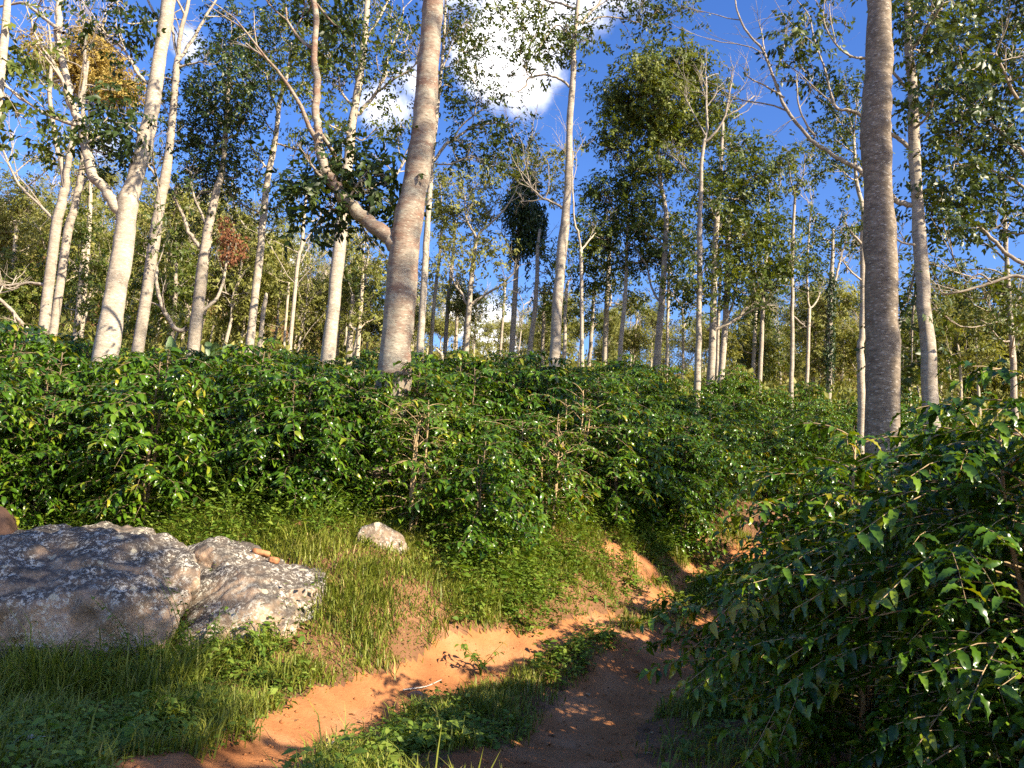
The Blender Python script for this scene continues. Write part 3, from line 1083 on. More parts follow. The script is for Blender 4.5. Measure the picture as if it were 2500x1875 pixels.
tree('bare_tree', 'thin leafless pale tree left of the bright white trunk', 34.0, [(704, 890, 11), (725, 658, 9), (737, 600, 8), (744, 510, 7), (752, 450, 4)], [[(741, 600, 5), (775, 550, 4), (800, 520, 3)], [(746, 545, 4), (775, 535, 3)]], [],
     bark='bark_pale', seed=9, bare=[(745, 520, -30, -60, 2.5, 2), (775, 550, 30, -40, 2.5, 2), (735, 620, -50, -40, 2.6, 2), (735, 640, 60, -60, 2.6, 2), (728, 700, -50, -60, 2.6, 2), (728, 690, 50, -50, 2.6, 2)])
tree('shade_tree', 'bright white trunk just left of the thick blotched trunk', 21.0,
     [(792, 950, 36), (797, 910, 35), (812, 755, 32), (829, 600, 31), (838, 502, 29), (851, 386, 24), (862, 289, 20), (878, 193, 18), (893, 58, 15), (897, 0, 14), (905, -120, 11)],
     [[(866, 277, 11), (880, 268, 11), (916, 228, 9), (935, 185, 8), (943, 154, 7), (967, 89, 5), (985, 20, 4)], [(918, 227, 6), (945, 208, 6), (974, 189, 5), (1005, 165, 4), (1022, 145, 3)], [(858, 255, 7), (840, 238, 6), (830, 214, 4)],
      [(850, 478, 10), (880, 470, 9), (916, 455, 8), (950, 438, 7), (974, 420, 6), (990, 390, 4)], [(905, 465, 5), (940, 490, 4), (970, 505, 3)], [(880, 130, 7), (900, 90, 6), (935, 30, 5), (960, -20, 4)], [(872, 200, 6), (862, 130, 5), (868, 60, 4)]],
     [(820, 40, 60, 50, 1.3), (780, 100, 50, 60, 1.3), (920, 110, 55, 55, 1.0), (975, 60, 50, 50, 1.1), (930, 200, 45, 40, .8), (800, 190, 45, 55, 1.2), (980, 290, 35, 40, .8), (920, 310, 40, 30, .7), (830, 300, 40, 40, .9), (740, 30, 50, 45, 1.1),
      (790, 330, 35, 50, .9), (1000, 120, 35, 60, .8), (880, -80, 130, 60, .9), (740, 200, 40, 50, 1.0), (955, 500, 45, 25, .8), (850, 160, 40, 40, .9)], bark='bark_pale', seed=10)
tree('shade_tree', 'thick blotched trunk in the centre with a heavy limb bending off to the left', 13.0,
     [(905, 1240, 90), (925, 1130, 88), (942, 1040, 86), (957, 960, 84), (977, 754, 73), (988, 600, 72), (1003, 500, 66), (1025, 386, 60), (1038, 270, 57), (1050, 116, 52), (1058, 0, 48), (1064, -120, 42), (1070, -300, 34)],
     [[(985, 592, 48), (955, 578, 42), (909, 552, 37), (866, 525, 33), (830, 495, 30), (805, 462, 27), (787, 417, 24), (777, 340, 21), (769, 293, 19), (770, 231, 19), (766, 116, 15), (764, 0, 14), (758, -110, 11)],
      [(795, 440, 9), (775, 425, 7), (758, 400, 6)], [(845, 505, 7), (860, 470, 6), (880, 440, 5)]],
     [(755, 445, 24, 42, 1.3, 0.3), (795, 505, 30, 16, 1.1, 0.3), (740, 490, 14, 30, .9, 0.4), (905, 410, 40, 20, 1.0, 0.4), (940, 450, 30, 20, .9, 0.4), (900, 496, 30, 14, .6, 0.3), (850, 430, 22, 26, .9, 0.5), (812, 395, 20, 26, .9, 0.5), (740, 40, 35, 35, 1.0, 1.0), (770, -100, 110, 70, .8), (1070, -330, 190, 110, .6), (820, 60, 30, 30, .7, 1.0)], bark='bark_blotch', leaf='dark', k=0.85, seed=11, leafsc=1.0, dep=.6)
tree('shade_tree', 'slim white trunk touching the right side of the thick blotched trunk', 22.0,
     [(1019, 950, 20), (1021, 920, 19), (1031, 755, 17), (1040, 600, 16), (1047, 500, 14), (1055, 386, 12), (1067, 270, 10), (1077, 174, 8), (1086, 58, 7), (1090, -40, 5)],
     [[(1058, 395, 8), (1080, 362, 8), (1105, 340, 7), (1130, 320, 6), (1156, 305, 5), (1200, 300, 4), (1240, 305, 3)], [(1105, 340, 5), (1130, 305, 4), (1180, 265, 3)], [(1062, 400, 4), (1100, 400, 4), (1150, 380, 3)], [(1077, 180, 5), (1100, 120, 4), (1130, 60, 3)]],
     [(1110, 70, 45, 45, 1.1), (1150, 60, 40, 40, 1.1), (1170, 110, 35, 35, 1.1), (1120, 150, 40, 40, 1.0), (1160, 160, 35, 30, 1.0), (1105, 215, 35, 30, .9), (1140, 250, 40, 25, .8), (1205, 240, 40, 28, .9), (1180, 290, 40, 25, .8), (1250, 310, 45, 25, .9),
      (1275, 350, 28, 35, .9), (1190, 350, 45, 25, .9), (1130, 390, 40, 25, .8), (1210, 400, 35, 30, .8), (1095, 20, 40, 30, 1.0), (1100, -80, 90, 60, .8), (1130, 340, 35, 20, .8), (1230, 380, 35, 25, .8)],
     bark='bark_pale', seed=12, leaf='green')
tree('shade_tree', 'tall slender trunk right of the white cloud, a crooked bare twig halfway up', 20.0,
     [(1347, 980, 30), (1350, 945, 29), (1356, 840, 27), (1360, 754, 25), (1372, 617, 25), (1383, 502, 20), (1389, 386, 17), (1391, 289, 16), (1399, 193, 15), (1402, 96, 12), (1412, 0, 11), (1420, -120, 8)],
     [[(1390, 212, 6), (1365, 196, 6), (1348, 191, 5), (1330, 185, 5), (1314, 185, 5), (1294, 189, 5), (1285, 200, 4), (1283, 208, 4), (1262, 224, 3), (1245, 222, 2)], [(1294, 189, 3), (1285, 175, 3), (1280, 150, 2)], [(1288, 182, 2), (1265, 185, 2), (1238, 180, 2)],
      [(1402, 70, 8), (1420, 55, 8), (1437, 35, 7), (1455, 15, 6), (1470, -15, 5), (1500, -60, 4)], [(1410, 25, 6), (1370, 8, 6), (1340, 3, 5), (1310, -12, 4)], [(1395, 100, 4), (1365, 60, 4), (1330, 95, 3), (1315, 120, 2)], [(1420, 60, 4), (1470, 42, 4), (1520, 45, 3), (1560, 55, 2)],
      [(1376, 510, 7), (1345, 492, 6), (1320, 480, 6), (1300, 462, 4), (1283, 445, 3)], [(1330, 485, 4), (1300, 490, 3), (1270, 492, 3)]],
     [(1210, 8, 40, 25, .9), (1260, 25, 35, 25, .8), (1300, 10, 35, 25, .8), (1330, 60, 35, 22, .8), (1300, 95, 30, 22, .8), (1275, 120, 25, 18, .6), (1375, 110, 28, 25, .7), (1385, 60, 35, 22, .7), (1340, 130, 22, 15, .5), (1555, 10, 40, 18, .8), (1610, 15, 40, 18, .9),
      (1660, 20, 30, 14, .7), (1580, 40, 15, 10, .5), (1430, 85, 20, 14, .4), (1400, -100, 150, 60, .7), (1500, -60, 80, 35, .7)], bark='bark_mid', seed=13, dep=.7,
     bare=[(1312, 478, -20, -40, 1.0, 2), (1330, 485, 20, -60, 1.0, 2), (1300, 470, -30, -60, 1.1, 2)])
tree('shade_tree', 'slender fork-topped trunk under an olive crown, beside the slim white trunk', 36.0,
     [(1132, 925, 17), (1134, 905, 15), (1146, 739, 13), (1153, 660, 11), (1163, 579, 9)], [[(1144, 745, 8), (1125, 715, 6), (1108, 690, 5), (1095, 640, 4)], [(1150, 742, 8), (1180, 722, 6), (1215, 700, 5), (1250, 672, 4), (1265, 650, 3)], [(1163, 582, 7), (1150, 555, 6), (1138, 525, 4), (1135, 480, 3)],
      [(1163, 582, 7), (1185, 558, 5), (1206, 540, 5), (1240, 500, 4), (1262, 460, 3)]],
     [(1120, 450, 45, 40, 1.0), (1170, 440, 40, 40, 1.1), (1110, 520, 45, 35, 1.1), (1190, 500, 45, 35, 1.0), (1090, 580, 35, 40, 1.0), (1140, 610, 40, 30, .9), (1200, 590, 40, 30, 1.0), (1080, 470, 30, 40, .9), (1220, 640, 30, 30, .6), (1100, 660, 35, 35, .7), (1160, 540, 40, 30, .8)],
     bark='bark_mid', leaf='olive', seed=14, bare=[(1150, 540, -5, -60, 2.5, 2), (1200, 540, 15, -60, 2.5, 2)])
tree('vine_covered_tree', 'dark column of climbing vine hanging round a trunk below bare twigs', 38.0,
     [(1244, 930, 17), (1246, 909, 16), (1255, 750, 13), (1264, 600, 11), (1272, 480, 8), (1290, 380, 6)], [[(1262, 640, 6), (1240, 600, 5), (1225, 570, 4)], [(1268, 625, 5), (1295, 605, 4), (1330, 585, 3)]],
     [(1330, 400, 40, 35, .9), (1300, 370, 40, 30, .9), (1250, 400, 30, 40, .8), (1370, 370, 35, 30, .8), (1350, 450, 30, 40, .7)], bark='bark_mid', leaf='olive', seed=15,
     bare=[(1285, 420, 0, -60, 3.0, 3), (1290, 380, 25, -60, 2.8, 3), (1282, 400, -30, -60, 2.6, 2)],
     extra=[('hanging_vine', 'vine', [(1283, 450, 38, 42, 1200, .22), (1272, 510, 50, 72, 2600, .22), (1300, 560, 36, 66, 1500, .22), (1268, 600, 26, 50, 700, .2), (1318, 600, 9, 60, 160, .18), (1248, 610, 8, 55, 140, .18), (1290, 640, 7, 60, 130, .18), (1325, 540, 14, 50, 260, .2)])])
tree('shade_tree', 'thin fork-topped white trunk just right of the tall slender trunk', 32.0,
     [(1424, 925, 10), (1422, 909, 10), (1420, 750, 9), (1418, 610, 9)], [[(1418, 612, 6), (1410, 570, 6), (1402, 540, 5), (1399, 424, 4), (1400, 380, 3)], [(1418, 612, 5), (1440, 585, 4), (1462, 560, 3)]], [], bark='bark_pale', seed=16, bare=[(1400, 440, -10, -60, 1.5, 2)])
tree('shade_tree', 'stout dark-sided trunk under the dense tall crown right of centre', 33.0,
     [(1602, 930, 21), (1603, 905, 20), (1610, 800, 17), (1617, 723, 16), (1624, 600, 13), (1626, 520, 11), (1612, 440, 9), (1606, 330, 7)], [[(1608, 735, 6), (1590, 700, 5), (1580, 650, 4), (1560, 620, 4)], [(1620, 600, 6), (1590, 575, 5), (1560, 570, 4)], [(1613, 460, 6), (1590, 440, 5), (1575, 420, 4)]],
     [(1560, 180, 50, 45, 1.7), (1640, 150, 50, 35, 1.7), (1530, 260, 55, 50, 1.9), (1610, 240, 60, 55, 2.0), (1690, 200, 55, 45, 1.8), (1500, 330, 40, 35, 1.3), (1580, 330, 55, 40, 1.7), (1660, 300, 55, 50, 1.8), (1740, 260, 45, 50, 1.6), (1545, 400, 50, 30, 1.2),
      (1630, 400, 50, 35, 1.4), (1475, 350, 28, 20, .9), (1600, 130, 35, 20, 1.2), (1690, 135, 35, 22, 1.1), (1500, 230, 35, 30, 1.2), (1720, 330, 40, 40, 1.3)], bark='bark_mid', seed=17, k=1.9)
tree('shade_tree', 'slim trunk in the lower crown, left of the stout dark-sided trunk', 34.0,
     [(1512, 890, 12), (1513, 870, 12), (1526, 727, 10), (1530, 620, 8), (1533, 520, 6)], [[(1530, 630, 4), (1490, 610, 3), (1470, 580, 3)]],
     [(1480, 470, 50, 40, 1.5), (1530, 440, 50, 35, 1.5), (1580, 490, 50, 40, 1.6), (1500, 540, 50, 40, 1.6), (1560, 570, 50, 35, 1.5), (1470, 600, 40, 40, 1.5), (1530, 640, 45, 30, 1.4), (1600, 620, 40, 35, 1.3), (1450, 660, 35, 35, 1.3), (1440, 540, 35, 35, 1.2), (1630, 540, 45, 40, 1.3)],
     bark='bark_pale', k=1.45, seed=18)
tree('shade_tree', 'thin pale trunk beside the fork-topped white one, half hidden by leaves', 38.0, [(1476, 900, 15), (1477, 870, 14), (1482, 720, 12), (1486, 646, 10), (1490, 560, 7)], [[(1478, 770, 6), (1492, 730, 5), (1487, 690, 4)]],
     [(1450, 600, 45, 40, 1.4), (1500, 680, 40, 35, 1.2), (1440, 710, 35, 35, 1.1), (1540, 720, 40, 30, 1.0), (1420, 480, 30, 30, .8)], bark='bark_pale', seed=19)
tree('shade_tree', 'slim trunk at the front edge of the coffee, forked white twigs above', 27.0,
     [(1700, 985, 19), (1702, 959, 18), (1706, 793, 14), (1708, 600, 13), (1710, 500, 10), (1714, 386, 9), (1721, 340, 8)],
     [[(1720, 345, 7), (1725, 300, 6), (1725, 250, 5), (1724, 190, 4)], [(1720, 347, 7), (1745, 325, 6), (1768, 290, 5), (1776, 262, 5), (1785, 205, 4)], [(1770, 285, 4), (1805, 265, 4), (1840, 235, 3)], [(1722, 330, 3), (1690, 270, 3), (1670, 230, 2)], [(1716, 440, 5), (1680, 420, 4), (1640, 380, 3)]],
     [(1690, 620, 35, 25, 1.0), (1730, 640, 40, 30, 1.2), (1690, 740, 35, 25, 1.0), (1660, 690, 35, 25, .9), (1720, 720, 40, 25, 1.1)], bark='bark_mid', seed=20, leaf='green', bare=[(1776, 262, 30, -40, 1.5, 2), (1724, 240, -30, -50, 1.5, 2), (1790, 290, 50, -30, 1.4, 2)])
tree('shade_tree', 'widest trunk of the close trio right of centre, dark on its left side', 30.0,
     [(1736, 915, 20), (1737, 901, 19), (1742, 740, 16), (1746, 600, 14), (1758, 444, 10), (1765, 300, 7)], [[(1725, 805, 7), (1760, 800, 8), (1790, 780, 8), (1815, 755, 7), (1845, 730, 6), (1890, 690, 4)], [(1790, 780, 4), (1830, 760, 4), (1870, 745, 3)]],
     [(1770, 420, 50, 45, 1.6), (1820, 480, 50, 45, 1.6), (1760, 540, 45, 45, 1.5), (1830, 570, 45, 45, 1.5), (1800, 350, 50, 45, 1.4), (1850, 420, 45, 45, 1.2), (1730, 470, 45, 40, 1.4), (1780, 610, 40, 30, 1.3), (1860, 540, 40, 40, 1.2), (1800, 650, 40, 30, 1.2), (1850, 640, 35, 30, 1.1),
      (1880, 680, 45, 30, 1.2), (1840, 700, 40, 30, 1.2), (1900, 640, 35, 30, .9)], bark='bark_mid', k=1.45, seed=21)
tree('shade_tree', 'white-barked rightmost trunk of the close trio right of centre', 31.0, [(1761, 915, 17), (1762, 901, 16), (1773, 747, 14), (1777, 620, 12), (1782, 500, 9)], [[(1770, 790, 7), (1785, 750, 6), (1797, 700, 5), (1800, 650, 4)]], [(1800, 720, 35, 30, 1.0), (1770, 690, 40, 30, 1.1)], bark='bark_pale', seed=22)
tree('shade_tree', 'thin middle stem squeezed inside the close trio right of centre', 32.0, [(1750, 910, 9), (1755, 760, 8), (1760, 640, 6)], [], [(1745, 600, 35, 30, 1.0)], bark='bark_mid', seed=23)
tree('shade_tree', 'short grey trunk between the trio and the pair of slim white trunks', 40.0, [(1855, 925, 12), (1856, 909, 11), (1862, 760, 10), (1870, 625, 9), (1876, 486, 8)], [], [(1860, 760, 40, 40, 1.3), (1880, 700, 35, 40, 1.1), (1880, 440, 40, 40, .9), (1900, 540, 35, 45, .9), (1900, 380, 35, 40, .8)], bark='bark_mid', seed=24, leaf='green')
tree('shade_tree', 'slim straight trunk, left of the pair before the blue gap', 31.0, [(1932, 965, 12), (1932, 947, 11), (1934, 804, 10), (1935, 600, 8), (1943, 455, 6)], [[(1934, 770, 5), (1955, 790, 4), (1968, 800, 3)], [(1940, 480, 4), (1930, 440, 3), (1925, 400, 3)], [(1942, 470, 4), (1960, 430, 3), (1965, 380, 3)]],
     [(1930, 620, 40, 35, 1.2), (1890, 600, 40, 35, 1.0), (1960, 440, 40, 30, .7), (1980, 380, 35, 30, .7), (1930, 380, 30, 30, .6), (1900, 660, 40, 30, 1.0)], bark='bark_mid', seed=25)
tree('shade_tree', 'slim white trunk with a forked top, right of the pair before the blue gap', 35.0, [(1968, 955, 9), (1969, 943, 9), (1973, 840, 9), (1976, 754, 8)], [[(1976, 757, 6), (1970, 730, 5), (1968, 700, 5), (1974, 560, 4), (1980, 500, 3)], [(1976, 755, 5), (1995, 735, 4), (2005, 700, 3)]],
     [(1960, 640, 35, 35, 1.2), (1990, 650, 30, 30, 1.0), (1960, 700, 30, 20, .9), (1990, 530, 30, 30, .7)], bark='bark_pale', seed=26)
tree('shade_tree', 'ivy-clad dark slim trunk left of the big mottled trunk', 32.0, [(2023, 970, 13), (2024, 955, 13), (2026, 747, 12), (2032, 640, 9), (2034, 560, 6)], [[(2030, 710, 6), (2042, 670, 6), (2055, 630, 5), (2062, 600, 3)], [(2050, 640, 4), (2072, 620, 3), (2090, 600, 2)]], [(2000, 560, 30, 30, .6), (2060, 570, 30, 25, .4)], bark='bark_mid', seed=27,
     extra=[('ivy', 'vine', [(2026, 850, 13, 110, 700, .16), (2030, 720, 14, 70, 420, .16)])])
tree('shade_tree', 'pale trunk tucked against the left side of the big mottled trunk', 24.0, [(2103, 960, 20), (2103, 947, 19), (2100, 850, 17), (2106, 793, 15), (2107, 600, 14), (2108, 520, 12), (2090, 440, 9), (2085, 330, 7)], [[(2104, 685, 5), (2080, 665, 4), (2060, 640, 3)], [(2106, 600, 7), (2080, 570, 6), (2062, 545, 4)]],
     [(2060, 210, 45, 40, 1.2), (2030, 270, 40, 40, 1.2), (2080, 300, 40, 40, 1.3), (2050, 350, 40, 35, 1.0), (2090, 400, 30, 35, .9), (2060, 560, 30, 25, .9), (2090, 600, 25, 40, .9), (2040, 400, 30, 30, .7), (2095, 200, 30, 40, .9), (2070, 520, 25, 25, .6)], bark='bark_pale', seed=28)
tree('shade_tree', 'biggest mottled grey-brown trunk standing behind the nearest coffee bushes', 12.0,
     [(2158, 1180, 82), (2154, 1070, 79), (2154, 831, 78), (2148, 600, 72), (2140, 386, 67), (2138, 300, 70), (2140, 231, 67), (2146, 154, 63), (2144, 0, 52), (2142, -120, 46), (2140, -300, 36)], [], [(2140, -330, 180, 100, .6)], bark='bark_dark', seed=29, dep=.6)
tree('shade_tree', 'leaning pale trunk right of the mottled one, long bare limbs crossing behind it', 16.0,
     [(2282, 1110, 39), (2275, 1036, 38), (2263, 831, 34), (2247, 610, 30), (2233, 386, 26), (2229, 231, 24), (2220, 150, 21), (2217, 90, 17), (2214, 0, 15), (2212, -120, 12)],
     [[(2238, 500, 14), (2200, 488, 13), (2150, 450, 12), (2105, 417, 11), (2059, 386, 10), (2025, 362, 9), (1997, 340, 9), (1955, 295, 8), (1916, 239, 8), (1890, 180, 6), (1866, 120, 6), (1840, 90, 5), (1816, 62, 5), (1800, 25, 4), (1793, -10, 3)],
      [(1990, 335, 6), (1965, 300, 5), (1948, 250, 4), (1945, 195, 3)], [(1916, 239, 5), (1870, 210, 4), (1830, 190, 3), (1815, 165, 2)], [(1866, 122, 4), (1862, 95, 3), (1855, 65, 3)], [(1905, 150, 3), (1915, 110, 3), (1918, 75, 2)],
      [(2232, 370, 11), (2200, 340, 10), (2170, 320, 9), (2120, 290, 8), (2090, 275, 8), (2060, 270, 7), (2040, 262, 7), (2025, 215, 5), (2015, 170, 5), (2001, 135, 4), (1985, 90, 4), (1974, 40, 3), (1945, 0, 2)],
      [(2225, 225, 8), (2190, 190, 7), (2150, 150, 6), (2110, 138, 6), (2074, 133, 5), (2040, 105, 4), (2020, 75, 4), (2009, 40, 3), (2015, -10, 2)], [(2040, 105, 3), (2030, 60, 3), (2025, 10, 2)], [(2225, 120, 8), (2255, 80, 6), (2300, 10, 5)], [(2240, 600, 6), (2200, 590, 5), (2170, 570, 4)]],
     [(2225, 30, 45, 40, 1.4), (2270, 60, 45, 40, 1.3), (2300, 20, 45, 35, 1.2), (2250, 120, 40, 35, 1.1), (1975, 45, 22, 15, .6), (1960, 105, 18, 14, .5), (1975, 185, 20, 15, .4), (2300, 120, 35, 35, .9), (2240, -90, 140, 70, .9), (2290, 200, 35, 35, .9), (2260, 270, 30, 30, .8), (2222, 820, 22, 35, .9), (2226, 890, 20, 25, .8), (2215, 740, 20, 25, .6)], bark='bark_mid', leaf='dark', seed=30, dep=1.2)
tree('shade_tree', 'dark dense leafy tree filling the upper right corner', 17.0,
     [(2560, 1050, 34), (2548, 700, 30), (2535, 400, 26), (2520, 150, 20), (2510, -100, 14)], [[(2545, 640, 12), (2500, 640, 10), (2450, 610, 9), (2420, 575, 8), (2390, 550, 6), (2365, 530, 4)], [(2545, 700, 9), (2480, 670, 8), (2420, 690, 7), (2370, 705, 6), (2300, 720, 4)], [(2420, 690, 5), (2390, 670, 4), (2360, 690, 3)],
      [(2538, 420, 12), (2480, 350, 10), (2420, 300, 8), (2370, 260, 6)], [(2530, 300, 10), (2470, 220, 8), (2430, 130, 6)], [(2540, 500, 9), (2470, 440, 7), (2400, 410, 5), (2330, 400, 4)]],
     [(2420, 60, 55, 50, 1.6), (2480, 120, 55, 50, 1.8), (2400, 160, 50, 50, 1.5), (2460, 230, 55, 45, 1.9), (2380, 250, 50, 40, 1.6), (2330, 220, 40, 40, 1.1), (2430, 310, 50, 35, 1.6), (2350, 330, 50, 35, 1.4), (2300, 300, 40, 35, 1.1), (2490, 350, 45, 40, 1.6), (2290, 380, 45, 30, 1.1), (2370, 400, 50, 30, 1.3),
      (2450, 420, 50, 30, 1.2), (2320, 460, 45, 30, 1.1), (2280, 450, 30, 40, .9), (2400, 470, 40, 25, .8), (2350, 530, 35, 25, .8), (2300, 540, 40, 30, .9), (2480, 490, 40, 30, .8), (2260, 520, 30, 30, .8), (2440, 550, 40, 20, .6), (2470, -20, 90, 50, 1.5), (2360, -30, 70, 45, 1.2), (2340, 110, 45, 40, 1.2)],
     bark='bark_mid', leaf='dark', k=1.15, seed=31, dep=1.2)
tree('shade_tree', 'trunk with leafy lower sprays near the right edge, standing before the olive slope', 20.0,
     [(2483, 1060, 16), (2478, 1005, 15), (2472, 870, 14), (2460, 677, 11), (2455, 600, 10), (2452, 500, 8), (2445, 420, 5)], [[(2466, 780, 6), (2480, 750, 5), (2492, 720, 4)], [(2458, 640, 6), (2420, 605, 5), (2380, 580, 4)], [(2455, 560, 5), (2475, 530, 4), (2500, 520, 3)]],
     [(2260, 640, 35, 30, 1.1), (2300, 690, 40, 30, 1.3), (2240, 700, 30, 35, 1.1), (2340, 660, 35, 25, 1.0), (2350, 720, 35, 22, .9), (2440, 760, 40, 25, 1.2), (2480, 800, 30, 25, 1.0), (2410, 790, 30, 20, .9), (2440, 680, 30, 20, .7), (2490, 730, 25, 25, .9), (2400, 710, 35, 20, .8)],
     bark='bark_mid', seed=32, dep=1.4)
# --- slimmer trunks behind, each told by what it stands beside
BACK = [
    ('slim pale trunk behind, nearest right of the slim white trunk', 40, [(1050, 900, 10), (1060, 740, 9), (1071, 646, 8), (1078, 560, 5)], [(1080, 520, 35, 40, 1.0), (1075, 440, 30, 35, .8)], 'olive', 'bark_far'),
    ('slim dark-banded trunk left of the olive fork-topped tree', 42, [(1084, 900, 11), (1094, 740, 10), (1105, 635, 9), (1112, 540, 5)], [(1110, 700, 35, 40, .7), (1070, 690, 25, 40, .6)], 'olive', 'bark_mid'),
    ('thin grey stem directly before the olive fork-topped tree\'s left side', 44, [(1108, 910, 9), (1111, 885, 9), (1115, 780, 8), (1120, 700, 6)], [(1125, 690, 25, 30, .6)], 'olive', 'bark_mid'),
    ('very thin stem against the low white cloud', 44, [(1217, 915, 8), (1219, 893, 7), (1231, 727, 6), (1233, 690, 4)], [(1240, 720, 25, 20, .6), (1215, 740, 25, 15, .4)], 'green', 'bark_mid'),
    ('grey-pink trunk right of the vine-covered column', 37, [(1287, 925, 15), (1289, 893, 14), (1308, 735, 11), (1312, 619, 9), (1318, 560, 6)], [(1330, 600, 35, 30, .8), (1340, 700, 30, 35, .8), (1345, 650, 30, 30, .9)], 'green', 'bark_mid'),
    ('thin brown stem between the grey-pink and the tall slender trunk', 40, [(1322, 920, 9), (1326, 800, 8), (1330, 690, 6)], [(1325, 760, 25, 30, .7), (1330, 700, 30, 30, .9)], 'green', 'bark_mid'),
    ('short forked stem tucked behind the tall slender trunk', 34, [(1374, 920, 10), (1377, 880, 9), (1383, 708, 8), (1395, 680, 4)], [(1400, 640, 30, 35, 1.0), (1395, 760, 25, 30, .6)], 'green', 'bark_pale'),
    ('thin dark stem right of the fork-topped white trunk', 40, [(1437, 900, 11), (1439, 878, 10), (1447, 766, 9), (1450, 700, 6)], [(1440, 760, 30, 30, .8), (1460, 790, 25, 25, .6)], 'green', 'bark_mid'),
    ('thin pale stem hugging the right of the stout dark-sided trunk', 36, [(1627, 915, 8), (1628, 897, 8), (1632, 689, 7), (1636, 600, 5)], [(1660, 620, 35, 35, 1.2), (1650, 690, 35, 30, 1.0), (1670, 560, 35, 35, 1.2)], 'green', 'bark_pale'),
    ('leaning pale pole with a bent top low beside the thick blotched trunk', 30, [(1082, 925, 8), (1080, 880, 8), (1072, 860, 6), (1064, 850, 4)], [], 'olive', 'bark_pale'),
    ('grey twin-stemmed trunk between the bright white and the thick blotched trunk', 36, [(846, 915, 17), (849, 897, 16), (856, 800, 14), (862, 720, 8)], [(880, 720, 35, 45, .9), (850, 680, 30, 40, .8)], 'green', 'bark_mid'),
    ('pale slim trunk close to the left of the thick blotched trunk', 35, [(868, 915, 11), (870, 897, 10), (878, 785, 10), (884, 700, 8), (886, 620, 6)], [(900, 620, 40, 45, .9), (890, 560, 35, 30, .6), (920, 680, 35, 40, .8), (860, 760, 35, 30, .7), (910, 780, 30, 40, .8)], 'olive', 'bark_far'),
    ('thin stem with orange-brown bark behind the slim notched trunk, right side', 38, [(690, 900, 7), (700, 760, 6), (706, 690, 5)], [(690, 700, 40, 45, .7), (650, 660, 35, 40, .7)], 'olive', 'bark_far'),
    ('dense bushy tree behind the big pale forked tree', 33, [(180, 880, 16), (195, 720, 13), (205, 600, 10)], [(200, 560, 50, 45, 1.3), (180, 640, 50, 45, 1.4), (240, 640, 40, 50, 1.3), (215, 720, 45, 45, 1.2), (160, 740, 40, 40, 1.1)], 'green', 'bark_mid'),
    ('dark bushy tree between the big forked tree and the rust clump', 31, [(410, 890, 13), (425, 760, 11), (430, 640, 8)], [(420, 620, 45, 45, 1.4), (400, 700, 45, 45, 1.5), (450, 680, 40, 45, 1.3), (380, 770, 35, 40, 1.3), (430, 780, 40, 40, 1.3), (350, 720, 30, 50, 1.1), (320, 800, 35, 40, 1.0)], 'green', 'bark_mid'),
    ('broad olive tree at the left edge, rising above the crooked grey trunk\'s base', 42, [(20, 880, 15), (30, 700, 12), (40, 560, 9)], [(20, 470, 60, 45, 1.3), (80, 500, 50, 45, 1.2), (20, 560, 60, 45, 1.3), (90, 590, 50, 45, 1.2), (40, 650, 60, 45, 1.2), (10, 740, 50, 40, 1.0), (90, 690, 40, 40, 1.0)], 'olive', 'bark_far'),
    ('dense tree with drooping foliage left of the ivy-clad dark slim trunk', 42, [(1985, 960, 9), (1990, 820, 8), (1996, 740, 6)], [(1990, 760, 40, 40, 1.2), (1960, 800, 35, 40, 1.1), (2010, 840, 30, 40, .9), (2060, 830, 30, 70, 1.3), (2070, 730, 35, 45, 1.2), (2060, 920, 28, 40, 1.2)], 'olive', 'bark_far'),
    ('bushy dark tree at the right end of the coffee crest, behind the short grey trunk', 44, [(1838, 935, 10), (1842, 830, 9), (1846, 760, 7)], [(1830, 780, 35, 35, 1.0), (1800, 830, 35, 30, .9), (1860, 840, 35, 30, .9)], 'olive', 'bark_far'),
    ('thin pale stem low on the olive slope, left of the leaning pale trunk', 38, [(2226, 1090, 8), (2223, 1020, 7), (2218, 920, 6)], [(2225, 930, 25, 35, .5)], 'olive', 'bark_far'),
    ('young stem on the olive slope right of the leaning pale trunk', 36, [(2325, 1110, 7), (2321, 1050, 7), (2320, 940, 6), (2316, 880, 4)], [(2330, 880, 40, 35, .8), (2310, 950, 30, 40, .6)], 'olive', 'bark_far'),
    ('forked pale stem halfway along the olive slope at the right', 35, [(2352, 1110, 8), (2348, 1055, 8), (2344, 890, 6), (2338, 840, 4)], [(2360, 830, 45, 40, .8), (2400, 880, 40, 40, .8), (2310, 820, 35, 35, .7)], 'olive', 'bark_far'),
    ('wavy pale stem on the olive slope, left of the trunk at the right edge', 40, [(2394, 1060, 8), (2389, 950, 7), (2383, 830, 6), (2380, 780, 4)], [(2400, 770, 45, 35, .9), (2420, 830, 35, 40, .8), (2440, 900, 40, 40, .8)], 'olive', 'bark_far'),
]
for i, (lab, Y, trunk, cl, lf, bk) in enumerate(BACK):
    tree('slender_tree', lab, float(Y), trunk, [], cl, bark=bk, leaf=lf, seed=60 + i)
